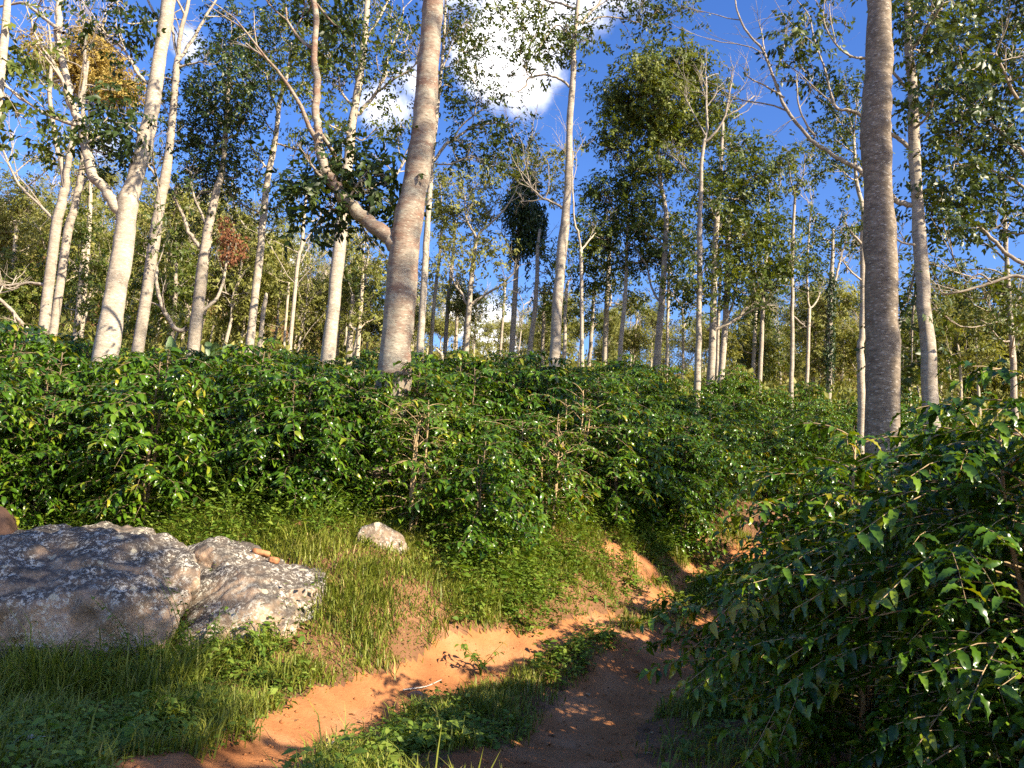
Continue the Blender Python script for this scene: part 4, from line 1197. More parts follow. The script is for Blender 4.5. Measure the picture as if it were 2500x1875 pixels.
# the ochre tree
tree('ochre_tree', 'yellow-brown fine-leaved tree high behind the left forked trunk', 34.0, [(195, 880, 12), (215, 600, 10), (222, 400, 8), (215, 200, 6), (210, 80, 4)], [[(218, 300, 5), (170, 180, 4), (150, 60, 3)], [(216, 210, 4), (240, 110, 3), (260, 20, 2)]],
     [(210, 130, 55, 50, 2.0), (250, 150, 40, 45, 2.0), (190, 180, 55, 50, 1.8), (240, 210, 45, 45, 2.0), (290, 200, 45, 40, 2.2), (310, 225, 30, 30, 2.0), (130, 150, 50, 45, 1.1), (110, 110, 40, 35, .8), (230, 90, 40, 30, 1.3)], bark='bark_far', leaf='ochre', seed=90, leafsc=.75, k=2.6,
     bare=[(210, 100, -20, -70, 3, 2), (240, 110, 20, -70, 3, 2), (150, 80, -10, -60, 3, 2)])

# ------------------------------------------------------------------ coffee rows on the slope
ROW0 = [(-14, 9.3), (-12.4, 9.5), (-10.8, 9.7), (-9.2, 10.0), (-7.6, 10.5), (-6.1, 11.1), (-4.7, 11.3), (-3.2, 11.7), (-1.25, 11.9), (-0.35, 11.4), (0.75, 12.9), (2.1, 14.2), (3.3, 15.8), (4.3, 17.6), (5.5, 19.3), (7.0, 21.2), (8.6, 22.9), (10.6, 24.3), (12.8, 25.8), (15.2, 27.2)]
SPARSE_AT = {(0, 8), (1, 10), (0, 10)}
trunks = [(b[0], b[1]) for b, r_ in ALLTREES]
ROWLAB = ['glossy coffee bush in the front row, above the grassy bank', 'coffee bush in the second row up the slope', 'coffee bush in the third row up the slope', 'coffee bush in the rows just below the crest', 'coffee bush on the crest, under the pale trunks']
nb = 0
r = np.random.default_rng(31)
for k in range(0, 12):
    for i, (x0, y0) in enumerate(ROW0):
        x = x0 - 0.14 * 1.45 * k + (0.75 if k % 2 else 0) + r.uniform(-.25, .25)
        y = y0 + 1.45 * k + r.uniform(-.25, .25)
        yc = np.interp(x, [-20, -9.35, -4.4, 2.1, 8.6, 14, 20], [18, 19.6, 24.6, 28.6, 30.6, 32.4, 34])
        if y > yc or abs(x) > 0.66 * y + 1.0:
            continue
        if min((x - a) ** 2 + (y - b) ** 2 for a, b in trunks) < 0.45 ** 2:
            continue
        sp = (k, i) in SPARSE_AT
        pr = SPARSE[r.integers(2)] if sp else FULL[r.integers(4)]
        if sp:
            lab = 'thinly leaved coffee bush with pale bare twigs, low on the slope'
        else:
            lab = ROWLAB[4] if y > yc - 1.6 else ROWLAB[min(k, 3)]
        sc = r.uniform(0.82, 1.12) * (1.0 if k else 0.97)
        if k == 0 and i == 9:
            sc, lab, pr = 0.86, 'drooping coffee bush standing out from the front row, over the track', FULL[0]
        put_bush(pr, x, y, r.uniform(0, 6.28), sc, lab, None if (k, i) == (0, 9) else 'coffee bushes in rows on the slope')
        nb += 1
put_bush(FULL[2], -2.25, 12.2, 1.0, .96, 'leafy coffee bush hiding the foot of the thick blotched trunk', None)
put_bush(FULL[1], -1.5, 13.1, 2.0, 1.0, 'coffee bush touching the right side of the thick blotched trunk', None)
for p in FULL + SPARSE:
    if p.name not in protos_used:
        for c in list(p.children):
            bpy.data.objects.remove(c)
        bpy.data.objects.remove(p)

# the big bushes beside the track
NEAR = [coffee_proto(300, 2.55, 1.22, 2, 1.0, 0.145, stems=3), coffee_proto(301, 2.5, 1.2, 2, 1.0, 0.145, stems=3)]
NB = [(2.95, 4.25, 0.98, 0, 'nearest big coffee bush, in deep shade at the lower right corner'), (2.62, 5.9, 1.0, 1, 'big coffee bush overhanging the right wheel rut, sunlit tips on top'),
      (3.9, 6.5, 1.03, 0, 'big coffee bush with yellow-green sunlit top leaves, before the mottled trunk'), (3.55, 8.3, .93, 1, 'coffee bush just behind the one overhanging the right rut'),
      (5.0, 8.6, 1.0, 0, 'tall coffee bush at the right edge, level with the mottled trunk'), (4.3, 4.9, 1.06, 1, 'tall coffee bush at the right edge, behind the nearest one'),
      (4.9, 10.6, .9, 0, 'coffee bush at the foot of the mottled trunk, left side'), (6.9, 10.2, 1.0, 1, 'coffee bush right of the mottled trunk\'s foot'), (5.4, 6.6, 1.08, 1, 'tall shaded coffee bush at the right edge, above the nearest bushes'), (8.2, 12.6, 1.0, 0, 'coffee bush at the foot of the leaning pale trunk'),
      (3.9, 2.2, .85, 1, 'coffee bush outside the frame at the lower right'), (5.2, 3.0, 1.0, 0, 'coffee bush outside the frame at the right, beside another'), (7.3, 13.4, 1.0, 0, 'coffee bush before the leaning pale trunk, touching its left side'), (9.4, 14.2, 1.0, 1, 'coffee bush right of the leaning pale trunk'), (6.3, 14.6, .95, 1, 'coffee bush behind the mottled trunk')]
for x, y, sc, pi, lab in NB:
    put_bush(NEAR[pi], x, y, r.uniform(0, 6.28), sc, lab, 'big coffee bushes right of the track')

# ------------------------------------------------------------------ the wood on the hill behind
def far_proto(seed, H, leaf, bark, dens, nclump, fork):
    r = np.random.default_rng(seed)
    root = empty('hillside_tree', (0, 0, 0), 'tree', 'tree')
    ts = np.linspace(0, 1, 8)
    off = np.cumsum(r.normal(0, 0.09, (8, 2)), axis=0)
    pts = np.c_[off, ts * H * 0.85]
    pts[0, 2] = -0.8
    rad = np.linspace(0.15, 0.05, 8) * H / 13
    tb = MB()
    tb.tube(pts, rad, 6)
    tb.build('trunk', M[bark], root)
    tw, lb, tips = MB(), MB(), []
    for q in range(fork):
        k = r.integers(3, 8)
        a = r.uniform(0, 6.28)
        twig_tree(tw, r, pts[k], nrm(np.array([math.cos(a) * .7, math.sin(a) * .7, .9])), H * 0.16, 0.05, 2, tips, 0.5, 0.25)
    nodes = np.c_[pts[2:], rad[2:]]
    cs = []
    for q in range(nclump):
        a, h = r.uniform(0, 6.28), r.uniform(0.45, 1.0) * H
        rr = r.uniform(0.2, 1.5) * H / 13
        cs.append((np.array([math.cos(a) * rr, math.sin(a) * rr, h]), r.uniform(.8, 1.5), r.uniform(.8, 1.5), r.uniform(.6, 1.1), dens))
    crown_leaves(lb, r, cs, np.zeros(3), dict(tw=tw, nodes=nodes, t=SPRAY_FAR, sc=0.95, k=1.9, per=8, tuft=1.5))
    lb.build('crown', M[leaf], root)
    tw.build('twigs', M[bark], root)
    return root


FAR = [far_proto(400, 12, 'olive', 'bark_far', 1.0, 8, 3), far_proto(401, 11, 'olive', 'bark_pale', .8, 6, 5), far_proto(402, 13, 'olive', 'bark_far', 1.2, 10, 2), far_proto(403, 9, 'olive', 'bark_far', 1.1, 8, 3), far_proto(404, 11, 'olive', 'bark_pale', .35, 3, 9), far_proto(405, 8, 'green', 'bark_far', 1.2, 9, 2)]
used = set()
r = np.random.default_rng(55)
n = 0
while n < 285:
    Y = 38 + 95 * r.random() ** 1.25
    x = r.uniform(-0.72, 0.72) * Y
    sx = x / Y
    p = r.choice(6, p=[.25, .2, .13, .22, .12, .08])
    sc = r.uniform(0.65, 1.0)
    if -0.20 < sx < 0.3:
        sc *= 0.86 if Y > 55 else .85
    if -0.33 < sx < 0.05 and Y < 75:
        sc *= 0.9
    z = float(z_ground(x, Y)) - 0.2
    pr = FAR[p]
    side = 'left' if sx < -0.22 else ('middle' if sx < 0.3 else 'right')
    if p in used:
        o = copy_thing(pr, (x, Y, z), r.uniform(0, 6.28), (sc, sc, sc))
    else:
        o = pr
        used.add(p)
        o.location, o.rotation_euler, o.scale = (x, Y, z), (0, 0, r.uniform(0, 6.28)), (sc, sc, sc)
    kind = ['olive-leaved slender tree', 'olive-leaved tree with forked pale stems', 'tall dark green tree', 'short olive tree', 'nearly bare pale-stemmed tree', 'short dark green bushy tree'][p]
    o['label'] = kind + {'left': ' on the high wooded hillside at the left', 'middle': ' in the wood behind the coffee crest', 'right': ' on the olive slope at the right'}[side]
    o['group'] = 'trees of the wood on the hill behind'
    n += 1

# low scrub filling the hill
r = np.random.default_rng(77)
ub = MB()
tv, tf = TS
C = []
for i in range(3400):
    Y = 31.5 + 105 * r.random() ** 1.5
    x = r.uniform(-0.75, 0.75) * Y
    C.append((x, Y, r.uniform(.6, 1.7) * (1 + Y / 160)))
C = np.array(C)
zc = z_ground(C[:, 0], C[:, 1])
per = 85
m = len(C) * per
o = nrm(r.normal(0, 1, (m, 3)))
o[:, 2] = np.abs(o[:, 2])
rad = np.repeat(C[:, 2], per)
org = np.repeat(np.c_[C[:, :2], zc], per, 0) + o * rad[:, None] * r.uniform(.5, 1.05, (m, 1)) * np.array([1.1, 1.1, 1.25])
X = nrm(o + r.normal(0, .6, (m, 3)))
Zv = nrm(o + np.array([0, 0, .5]) + r.normal(0, .5, (m, 3)))
patch = lattice_noise(C[:, 0] * .07, C[:, 1] * .07, 9, 3) * .3 + .5
ub.leaves(tv, tf, org, X, Zv, r.uniform(.22, .5, m), np.clip(np.repeat(patch + r.normal(0, .13, len(C)), per) + r.normal(0, .1, m), 0, 1))
tag(ub.build('undergrowth', M['olive']), 'olive scrub covering the hill between the far trunks', 'undergrowth', kind='stuff')

# ------------------------------------------------------------------ rocks
def hull_rock(name, pts, mat, vox, amp, seed, loc, label, cat):
    bm = bmesh.new()
    for p in pts:
        bm.verts.new(Vector(p) - Vector(loc))
    bmesh.ops.convex_hull(bm, input=bm.verts)
    bmesh.ops.delete(bm, geom=[v for v in bm.verts if not v.link_faces], context='VERTS')
    tmp = bpy.data.meshes.new('tmp')
    bm.to_mesh(tmp)
    bm.free()
    to = bpy.data.objects.new('tmp', tmp)
    COL.objects.link(to)
    md = to.modifiers.new('r', 'REMESH')
    md.mode = 'VOXEL'
    md.voxel_size = vox
    ms = to.modifiers.new('s', 'SMOOTH')
    ms.factor = 0.5
    ms.iterations = 1
    dg = bpy.context.evaluated_depsgraph_get()
    me = bpy.data.meshes.new_from_object(to.evaluated_get(dg))
    bpy.data.objects.remove(to)
    n = len(me.vertices)
    co = np.empty(n * 3)
    me.vertices.foreach_get('co', co)
    co = co.reshape(-1, 3)
    no = np.empty(n * 3)
    me.vertices.foreach_get('normal', no)
    no = no.reshape(-1, 3)
    f = 1.0 / max(0.3, np.ptp(co, axis=0).max())
    w = co + np.array(loc)
    d = (lattice_noise(w[:, 0] * 1.1 + w[:, 1] * .7, w[:, 2] * 1.3 - w[:, 1] * .8, seed, 5, .55) + 0.6 * lattice_noise(w[:, 0] * 2.7 - w[:, 2] * 2.2, w[:, 1] * 2.9 + w[:, 2], seed + 1, 4, .6))
    d = d - 0.5 * np.clip(1 - np.abs(lattice_noise(w[:, 0] * .9 + w[:, 2] * .5 + 3, w[:, 2] * .8 + w[:, 1] * .9, seed + 2, 2)) * 7, 0, 1)
    co = co + no * (d * amp)[:, None]
    me.vertices.foreach_set('co', co.ravel())
    me.polygons.foreach_set('use_smooth', np.ones(len(me.polygons), bool))
    me.update()
    me.materials.clear()
    me.materials.append(mat)
    o = bpy.data.objects.new(name, me)
    COL.objects.link(o)
    o.location = tuple(loc)
    tag(o, label, cat)
    return o


def pp(*a):
    return [P(*q) for q in a]


A = pp((-120, 1370, 8.4), (0, 1360, 8.7), (90, 1325, 9.0), (190, 1315, 9.1), (330, 1325, 9.1), (420, 1340, 9.0), (470, 1365, 8.9), (484, 1395, 8.8), (478, 1430, 8.7), (440, 1500, 8.5), (400, 1570, 8.4), (340, 1640, 8.3), (100, 1660, 8.2), (-120, 1640, 8.1),
       (60, 1302, 9.7), (200, 1290, 10.2), (350, 1302, 10.3), (430, 1330, 10.3), (0, 1335, 10.0), (-120, 1360, 10.0), (-120, 1480, 7.95), (150, 1480, 8.15), (300, 1470, 8.25))
A += [P(q[0], 1600, 10.6) for q in ((-120, 0), (200, 0), (430, 0))]
ca = P(200, 1560, 9.2)
ca[2] = 0
rockA = hull_rock('boulder', A, M['rock'], 0.035, 0.13, 61, ca, 'big lichen-covered boulder at the left edge, half in shade', 'boulder')
B = pp((470, 1500, 8.85), (440, 1580, 8.6), (430, 1650, 8.45), (455, 1420, 9.4), (455, 1345, 9.9), (450, 1560, 9.2), (500, 1330, 9.7), (545, 1318, 10.0), (605, 1338, 10.0), (700, 1358, 9.9), (770, 1392, 9.7), (796, 1408, 9.5), (795, 1445, 9.3), (775, 1500, 9.1), (765, 1590, 8.9), (690, 1640, 8.7), (600, 1670, 8.5), (540, 1660, 8.5), (505, 1500, 8.8), (640, 1470, 8.75), (720, 1430, 9.05), (600, 1400, 9.0),
       (510, 1322, 10.3), (680, 1350, 10.4), (780, 1400, 10.2), (780, 1560, 10.2), (510, 1560, 10.2))
cb = P(630, 1560, 9.4)
cb[2] = 0
rockB = hull_rock('boulder', B, M['rock'], 0.03, 0.10, 71, cb, 'wedge-shaped boulder with brownish face, two brick pieces on top', 'boulder')
Cc = pp((862, 1330, 10.6), (880, 1290, 10.7), (925, 1275, 10.8), (965, 1300, 10.9), (1000, 1345, 11.1), (1008, 1385, 10.8), (930, 1400, 10.6), (870, 1390, 10.6), (900, 1300, 11.8), (1000, 1340, 11.7), (1000, 1400, 11.6), (870, 1400, 11.6))
cc = P(930, 1390, 11.1)
rockC = hull_rock('rock', Cc, M['rock'], 0.035, 0.04, 81, cc, 'small pale rock half buried in grass below the thinly leaved coffee bush', 'rock')
mo = pp((-60, 1225, 9.8), (0, 1235, 9.8), (20, 1250, 9.9), (52, 1300, 9.9), (-60, 1340, 9.5), (40, 1345, 9.6), (-60, 1230, 10.6), (30, 1260, 10.6), (50, 1340, 10.6), (-60, 1340, 10.6))
cm = P(0, 1330, 10.0)
hull_rock('earth_mound', mo, M['mound'], 0.05, 0.06, 91, cm, 'brown heap of earth at the left edge, above the big boulder', 'earth mound')

bpy.context.view_layer.update()


def drop(o, x, y):
    """height of the top of a rock under (x, y)"""
    dg = bpy.context.evaluated_depsgraph_get()
    t = BVHTree.FromObject(o, dg)
    h = t.ray_cast(Vector((x, y, 20)) - o.location, Vector((0, 0, -1)))
    return (h[0] + o.location)[2] if h[0] else None


def brick(sx, sy, Y, L, W, H, rz, label):
    p = P(sx, sy, Y)
    hs = [drop(rockB, p[0] + dx, p[1] + dy) for dx in (-L * .3, 0, L * .3) for dy in (-W * .3, 0, W * .3)]
    hs = [h for h in hs if h is not None]
    z = (max(hs) + min(hs)) / 2 if hs else p[2]
    bm = bmesh.new()
    bmesh.ops.create_cube(bm, size=1)
    bmesh.ops.scale(bm, vec=(L, W, H), verts=bm.verts)
    bmesh.ops.bevel(bm, geom=list(bm.edges), offset=0.012, segments=2, affect='EDGES')
    bmesh.ops.subdivide_edges(bm, edges=[e for e in bm.edges if e.calc_length() > .05], cuts=3, use_grid_fill=True)
    rr = np.random.default_rng(int(sx))
    for v in bm.verts:
        v.co += Vector(rr.normal(0, .0022, 3))
    me = bpy.data.meshes.new('brick')
    bm.to_mesh(me)
    bm.free()
    me.polygons.foreach_set('use_smooth', np.ones(len(me.polygons), bool))
    me.materials.append(M['brick'])
    o = bpy.data.objects.new('brick', me)
    COL.objects.link(o)
    o.location = (p[0], p[1], z + H / 2 - 0.006)
    o.rotation_euler = (0, 0.16, rz)
    tag(o, label, 'brick')


brick(640, 1332, 9.82, 0.21, 0.11, 0.07, 0.2, 'longer orange brick lying on the wedge-shaped boulder')
brick(672, 1342, 9.66, 0.11, 0.10, 0.075, -0.1, 'shorter broken orange brick beside the longer one on the boulder')


def stick(name, pix, rad, label, cat, mat='deadwood', twig=None, up=0.03):
    pts = []
    for q in pix:
        h = hit(*q)
        pts.append([h[0], h[1], float(z_ground(h[0], h[1])) + up])
    c = np.mean(pts, 0)
    b = MB()
    path = catmull(np.array(pts), 4)
    b.tube(path - c, np.linspace(rad, rad * .5, len(path)), 7, wob=.2)
    if twig:
        p2 = []
        for q in twig:
            h = hit(*q)
            p2.append([h[0], h[1], float(z_ground(h[0], h[1])) + up])
        p2 = catmull(np.array(p2), 4)
        b.tube(p2 - c, np.linspace(rad * .7, rad * .3, len(p2)), 6, wob=.2)
    o = b.build(name, M[mat])
    o.location = c
    tag(o, label, cat)


stick('dead_branch', [(-60, 1842), (30, 1832), (75, 1822), (110, 1810), (158, 1797)], 0.02, 'bleached forked branch lying in the shade at the lower left corner', 'dead branch', twig=[(60, 1826), (100, 1826), (130, 1824)])
stick('fallen_twig', [(795, 1806), (830, 1798), (868, 1785)], 0.012, 'short pale twig lying on the left wheel rut', 'twig')
stick('fallen_twig', [(985, 1672), (1040, 1664), (1078, 1652)], 0.008, 'thin bleached twig lying across the dirt below the grass strip', 'twig')
for (sx, sy, s, lab) in [(1022, 1690, .09, 'dark stone in the left wheel rut, half in shade'), (1040, 1712, .07, 'smaller brown stone in the left wheel rut below the dark one')]:
    h = hit(sx, sy)
    z = float(z_ground(h[0], h[1]))
    rr = np.random.default_rng(int(sx))
    q = nrm(rr.normal(0, 1, (14, 3))) * np.array([s * 1.3, s, s * .7]) + np.array([h[0], h[1], z + s * .25])
    hull_rock('stone', q, M['stone'], 0.012, 0.006, int(sx), np.array([h[0], h[1], z]), lab, 'stone')

# ------------------------------------------------------------------ banana plants behind the coffee
def banana(sx, sy, Y, leaves, label, seed):
    r = np.random.default_rng(seed)
    p = P(sx, sy, Y)
    z = float(z_ground(p[0], p[1]))
    root = empty('banana_plant', (p[0], p[1], z), label, 'banana plant')
    top = p[2] - z
    b = MB()
    b.tube(np.array([[0, 0, -.2], [0.02, 0, top * .5], [0.0, 0.02, top]]), [.13, .1, .06], 9)
    b.build('pseudostem', M['banana'], root)
    for (dx, dy, L, droop, az) in leaves:
        m = 12
        t = np.linspace(0, 1, m)
        d = np.array([dx, az, dy])
        d = d / np.linalg.norm(d)
        mid = np.array([0, 0, top]) + L * (t[:, None] * d + np.c_[0 * t, 0 * t, -droop * t ** 2.2])
        tang = nrm(np.gradient(mid, axis=0))
        side = nrm(np.cross(tang, np.array([0.2, -1.0, .5])))
        w = 0.26 * np.clip((t - .1) / .15, 0, 1) * np.sqrt(np.clip(1.02 - t, 0, 1)) * (1 + .15 * lattice_noise(t * 9, t * 0, seed, 2))
        nz = np.cross(side, tang)
        l = mid + side * w[:, None] + nz * w[:, None] * .3
        rt = mid - side * w[:, None] + nz * w[:, None] * .3
        v = np.vstack([mid, l, rt])
        q = []
        for i in range(m - 1):
            q += [[i, i + 1, m + i + 1, m + i], [i, 2 * m + i, 2 * m + i + 1, i + 1]]
        lb = MB()
        lb.add(v, None, q, np.clip(r.normal(.5, .15), 0, 1))
        lb.tube(mid, np.linspace(.025, .006, m), 5, .8)
        lb.build('leaf', M['banana'], root)


banana(525, 900, 25, [(.75, .55, 1.3, .5, -.3), (-.35, 1, 1.2, .25, 0), (.3, 1.0, 1.4, .35, .2), (-.9, .5, 1.3, .5, -.2), (.1, 1, 1.1, .2, -.5)], 'banana plant with arching leaves behind the coffee, right of the rust-clump trunk', 3)
banana(420, 900, 25.5, [(-.2, 1, 1.4, .2, .1), (.4, .9, 1.2, .5, -.3), (-.8, .6, 1.1, .5, .1)], 'banana plant with upright leaves, left of the rust-clump trunk', 4)
banana(640, 905, 27, [(1, .6, 1.5, .1, 0), (-.3, 1, 1.0, .4, .2), (.2, .9, .9, .3, -.3)], 'banana plant with one pale leaf slanting up, beside the broken pole', 5)
banana(40, 850, 19, [(1, .45, 1.3, .35, 0), (.5, .9, 1.1, .4, .1), (-.5, .9, 1.2, .4, 0)], 'banana plant with dull leaves at the left edge, by the crooked trunk', 6)

# ------------------------------------------------------------------ grass, weeds, litter
def plan_points(r, n, x0, x1, y0, y1):
    return r.uniform(x0, x1, n), r.uniform(y0, y1, n)


def foot_dist(x, y):
    f = catmull(np.array(ROW0), 3)
    fy = np.interp(x, f[:, 0], f[:, 1])
    return fy - y          # >0 in front of the first row


def cover(x, y):
    """how thickly things grow on the ground there"""
    d = dirt_mask(x, y)
    fd = foot_dist(x, y)
    c = (1 - d) * smooth(-3.2, 0.2, fd)
    patchy = 0.98 + 0.45 * lattice_noise(x * .9, y * .9, 41, 4)
    edge = np.minimum(dist_line(x, y, RUT_L) - np.clip(0.50 - 0.05 * (y - 5.5), .18, .50), dist_line(x, y, RUT_R) - np.clip(0.80 - 0.05 * (y - 6), .3, .80))
    c = c * np.clip(patchy, 0.08, 1.2) * (0.55 + 0.45 * smooth(0, .35, edge))
    # few plants in deep shade right of the track and before the boulder's left end
    c = c * np.where((x > 1.0) & (y < 8.4), .12, 1) * np.where((x < -2.6) & (y < 7.4), .55, 1)
    inrock = ((x - ca[0] + .35) ** 2 / 1.5 ** 2 + (y - 9.4) ** 2 / .95 ** 2 < 1) | ((x - cb[0]) ** 2 / .5 ** 2 + (y - 9.5) ** 2 / .4 ** 2 < 1)
    return np.where(inrock, 0, c)


r = np.random.default_rng(88)
x, y = plan_points(r, 430000, -8, 6.5, 4.4, 17.5)
keep = (np.abs(x) < .68 * y + .4) & (r.random(len(x)) < np.clip(cover(x, y), 0, 1) * np.clip(1.25 - y / 30, .4, 1))
x, y = x[keep], y[keep]
tuft = lattice_noise(x * 2.1, y * 2.1, 43, 3)
n = len(x)
h = np.clip(0.07 + 0.16 * tuft + r.gamma(1.6, .035, n), .03, .6) * (1 + .5 * smooth(.3, -1.2, foot_dist(x, y)))
strip = (dist_line(x, y, RUT_L) < 1.3) & (dist_line(x, y, RUT_R) < 1.5)
h = np.where(strip, h * .75, h) * (1 + .9 * smooth(1.1, .3, np.hypot((x + 3.3) / 1.9, (y - 7.95) / .75)))
z = z_ground(x, y)
a = r.uniform(0, 6.28, n)
ln = r.uniform(.2, 1.15, n) * h
bd = np.stack([np.cos(a), np.sin(a), 0 * a], -1)
sd = np.stack([-np.sin(a), np.cos(a), 0 * a], -1)
w = r.uniform(.0028, .0062, n)[:, None] * (1 + y[:, None] / 25)
b0 = np.stack([x, y, z - .01], -1)
b1 = b0 + bd * (ln * .35)[:, None] + np.stack([0 * h, 0 * h, h * .62], -1)
b2 = b0 + bd * ln[:, None] + np.stack([0 * h, 0 * h, h * r.uniform(.7, 1.0, n)], -1)
V = np.stack([b0 - sd * w, b0 + sd * w, b1 - sd * w * .8, b1 + sd * w * .8, b2], 1).reshape(-1, 3)
k = np.arange(n)[:, None] * 5
T = np.concatenate([k + np.array([[0, 1, 3]]), k + np.array([[0, 3, 2]]), k + np.array([[2, 3, 4]])])
dryp = lattice_noise(x * .8, y * .8, 47, 3)
tint = np.clip(r.normal(.42, .16, n) + .16 * dryp + .3 * (r.random(n) < .10), 0, 1)
gb = MB()
gb.add(V, T, None, np.repeat(tint, 5))
tag(gb.build('grass', M['grass']), 'bright green and straw grass on the bank and between the wheel ruts', 'grass', kind='stuff')

# low broadleaved cover
x, y = plan_points(r, 60000, -8, 6.5, 4.4, 16.5)
wp = lattice_noise(x * .7 + 9, y * .7, 51, 4)
fd = foot_dist(x, y)
foot = smooth(1.7, .6, fd) * smooth(-1.6, -.6, fd)
keep = (np.abs(x) < .68 * y + .4) & (r.random(len(x)) < np.clip(cover(x, y) * (.42 + .8 * wp + .5 * foot), 0, 1))
foot = foot[keep]
x, y = x[keep], y[keep]
n = len(x)
bank = smooth(4.2, 2.4, foot_dist(x, y)) * smooth(.2, .7, dist_line(x, y, RUT_L))
hh = r.uniform(.03, .2, n) * (1 + 1.3 * bank * r.random(n) ** 1.5 + 2.2 * foot * r.random(n)) * (1 + .9 * smooth(.9, .2, np.hypot((x + 3.7) / 2.2, (y - 8.0) / .7)) * r.random(n))
per = 9
org = np.repeat(np.stack([x, y, z_ground(x, y)], -1), per, 0)
m = n * per
org = org + np.c_[r.normal(0, .05, (m, 2)), np.repeat(hh, per) * r.uniform(.15, 1.1, m)]
a = r.uniform(0, 6.28, m)
X = np.stack([np.cos(a), np.sin(a), r.uniform(-.45, .35, m)], -1)
Zv = nrm(np.c_[r.normal(0, .35, (m, 2)), np.ones(m)])
tv = TS[0].copy()
tv[:, 1] *= 1.5
wb = MB()
wb.leaves(tv, TS[1], org, X, Zv, np.repeat(.022 + r.gamma(2.2, .016, n), per) * r.uniform(.7, 1.2, m), np.clip(np.repeat(r.normal(.58, .17, n), per) + r.normal(0, .08, m), 0, 1))
tag(wb.build('weeds', M['weed']), 'low broadleaved weeds among the grass', 'weeds', kind='stuff')

# dry leaves on bare soil
x, y = plan_points(r, 5200, -9, 7, 4.4, 18)
dm = dirt_mask(x, y)
keep = (np.abs(x) < .7 * y + .5) & (r.random(len(x)) < np.where(dm > .5, .12, .55))
x, y = x[keep], y[keep]
n = len(x)
a = r.uniform(0, 6.28, n)
lb = MB()
tv = TS[0].copy()
tv[:, 1] *= 1.3
lb.leaves(tv, TS[1], np.stack([x, y, z_ground(x, y) + .012], -1), np.stack([np.cos(a), np.sin(a), r.normal(0, .12, n)], -1), nrm(np.c_[r.normal(0, .3, (n, 2)), np.ones(n)]), r.uniform(.05, .11, n), r.uniform(0, 1, n))
tag(lb.build('leaf_litter', M['litter']), 'dry brown leaves scattered over the soil', 'leaf litter', kind='stuff')


x, y = plan_points(r, 9000, -6, 5, 4.6, 17)
keep = (np.abs(x) < .7 * y + .5) & (dirt_mask(x, y) > .4)
x, y = x[keep], y[keep]
n = len(x)
pv = np.array([[1, 0, 0], [-.9, .1, 0], [0, 1, 0], [0.1, -1, 0], [0, 0, .8], [0, 0, -.8]])
pf = np.array([[0, 2, 4], [2, 1, 4], [1, 3, 4], [3, 0, 4], [2, 0, 5], [1, 2, 5], [3, 1, 5], [0, 3, 5]])
a = r.uniform(0, 6.28, n)
pb = MB()
pb.leaves(pv, pf, np.stack([x, y, z_ground(x, y) + .003], -1), np.stack([np.cos(a), np.sin(a), r.normal(0, .2, n)], -1), nrm(np.c_[r.normal(0, .3, (n, 2)), np.ones(n)]), .004 + r.gamma(1.3, .006, n), .5)
tag(pb.build('gravel', M['dirt'], None, True), 'small red clods and grit loose on the wheel ruts', 'gravel', kind='stuff')


def weed_plant(sx, sy, h, spread, label, seed, leaf=.075, ns=4):
    r = np.random.default_rng(seed)
    q = hit(sx, sy)
    base = np.array([q[0], q[1], float(z_ground(q[0], q[1]))])
    root = empty('weed_plant', base, label, 'weed')
    st, lf = MB(), MB()
    O, X, S = [], [], []
    for s in range(ns):
        a = r.uniform(0, 6.28)
        hh = h * r.uniform(.6, 1.0)
        t = np.linspace(0, 1, 7)
        pts = np.c_[np.cos(a) * spread * t ** 1.4, np.sin(a) * spread * t ** 1.4, hh * t * (1 - .12 * t)] + np.cumsum(r.normal(0, .008, (7, 3)), 0)
        pts[0] = (0, 0, -.03)
        st.tube(pts, np.linspace(.006, .002, 7), 5)
        for i in range(10):
            u = r.uniform(.25, 1)
            p = np.array([np.interp(u, t, pts[:, c]) for c in range(3)])
            b = r.uniform(0, 6.28)
            O.append(p)
            X.append([math.cos(b), math.sin(b), r.uniform(-.6, .2)])
            S.append(leaf * r.uniform(.6, 1.2))
    n = len(O)
    lf.leaves(*tmpl_coffee(5, .015, .26), np.array(O), np.array(X), nrm(np.c_[r.normal(0, .3, (n, 2)), np.ones(n)]), np.array(S), np.clip(r.normal(.5, .18, n), 0, 1))
    st.build('stem', M['weed'], root)
    lf.build('foliage', M['weed'], root)


weed_plant(455, 1640, .95, .35, 'tall leafy weed in front of the gap between the boulders', 1)
weed_plant(500, 1655, .75, .3, 'broad-leaved weed at the foot of the wedge-shaped boulder', 2, .09, 5)
weed_plant(330, 1650, .8, .5, 'dark spindly weed leaning across the big boulder\'s face', 3, .08, 4)
weed_plant(640, 1650, .6, .3, 'slim weed before the brownish face of the wedge-shaped boulder', 4, .07, 4)
weed_plant(410, 1790, .32, .22, 'bright low weed clump at the verge of the left rut, below the boulders', 5, .09, 6)
weed_plant(300, 1700, .5, .3, 'shaded weed in the dark grass below the big boulder', 6, .08, 4)
weed_plant(920, 1830, .25, .2, 'small pale-green weed at the lower end of the grass strip', 7, .06, 6)
weed_plant(1120, 1800, .35, .12, 'single thin weed sprout standing in the shade of the strip\'s end', 8, .06, 2)
weed_plant(1175, 1640, .42, .25, 'leafy weed clump on the grass strip between the ruts', 9, .08, 6)
weed_plant(770, 1330, .9, .35, 'tall weed standing right behind the wedge-shaped boulder', 10, .08, 6)
weed_plant(560, 1300, .9, .45, 'rank weed behind the boulders, under the first coffee row', 11, .09, 7)

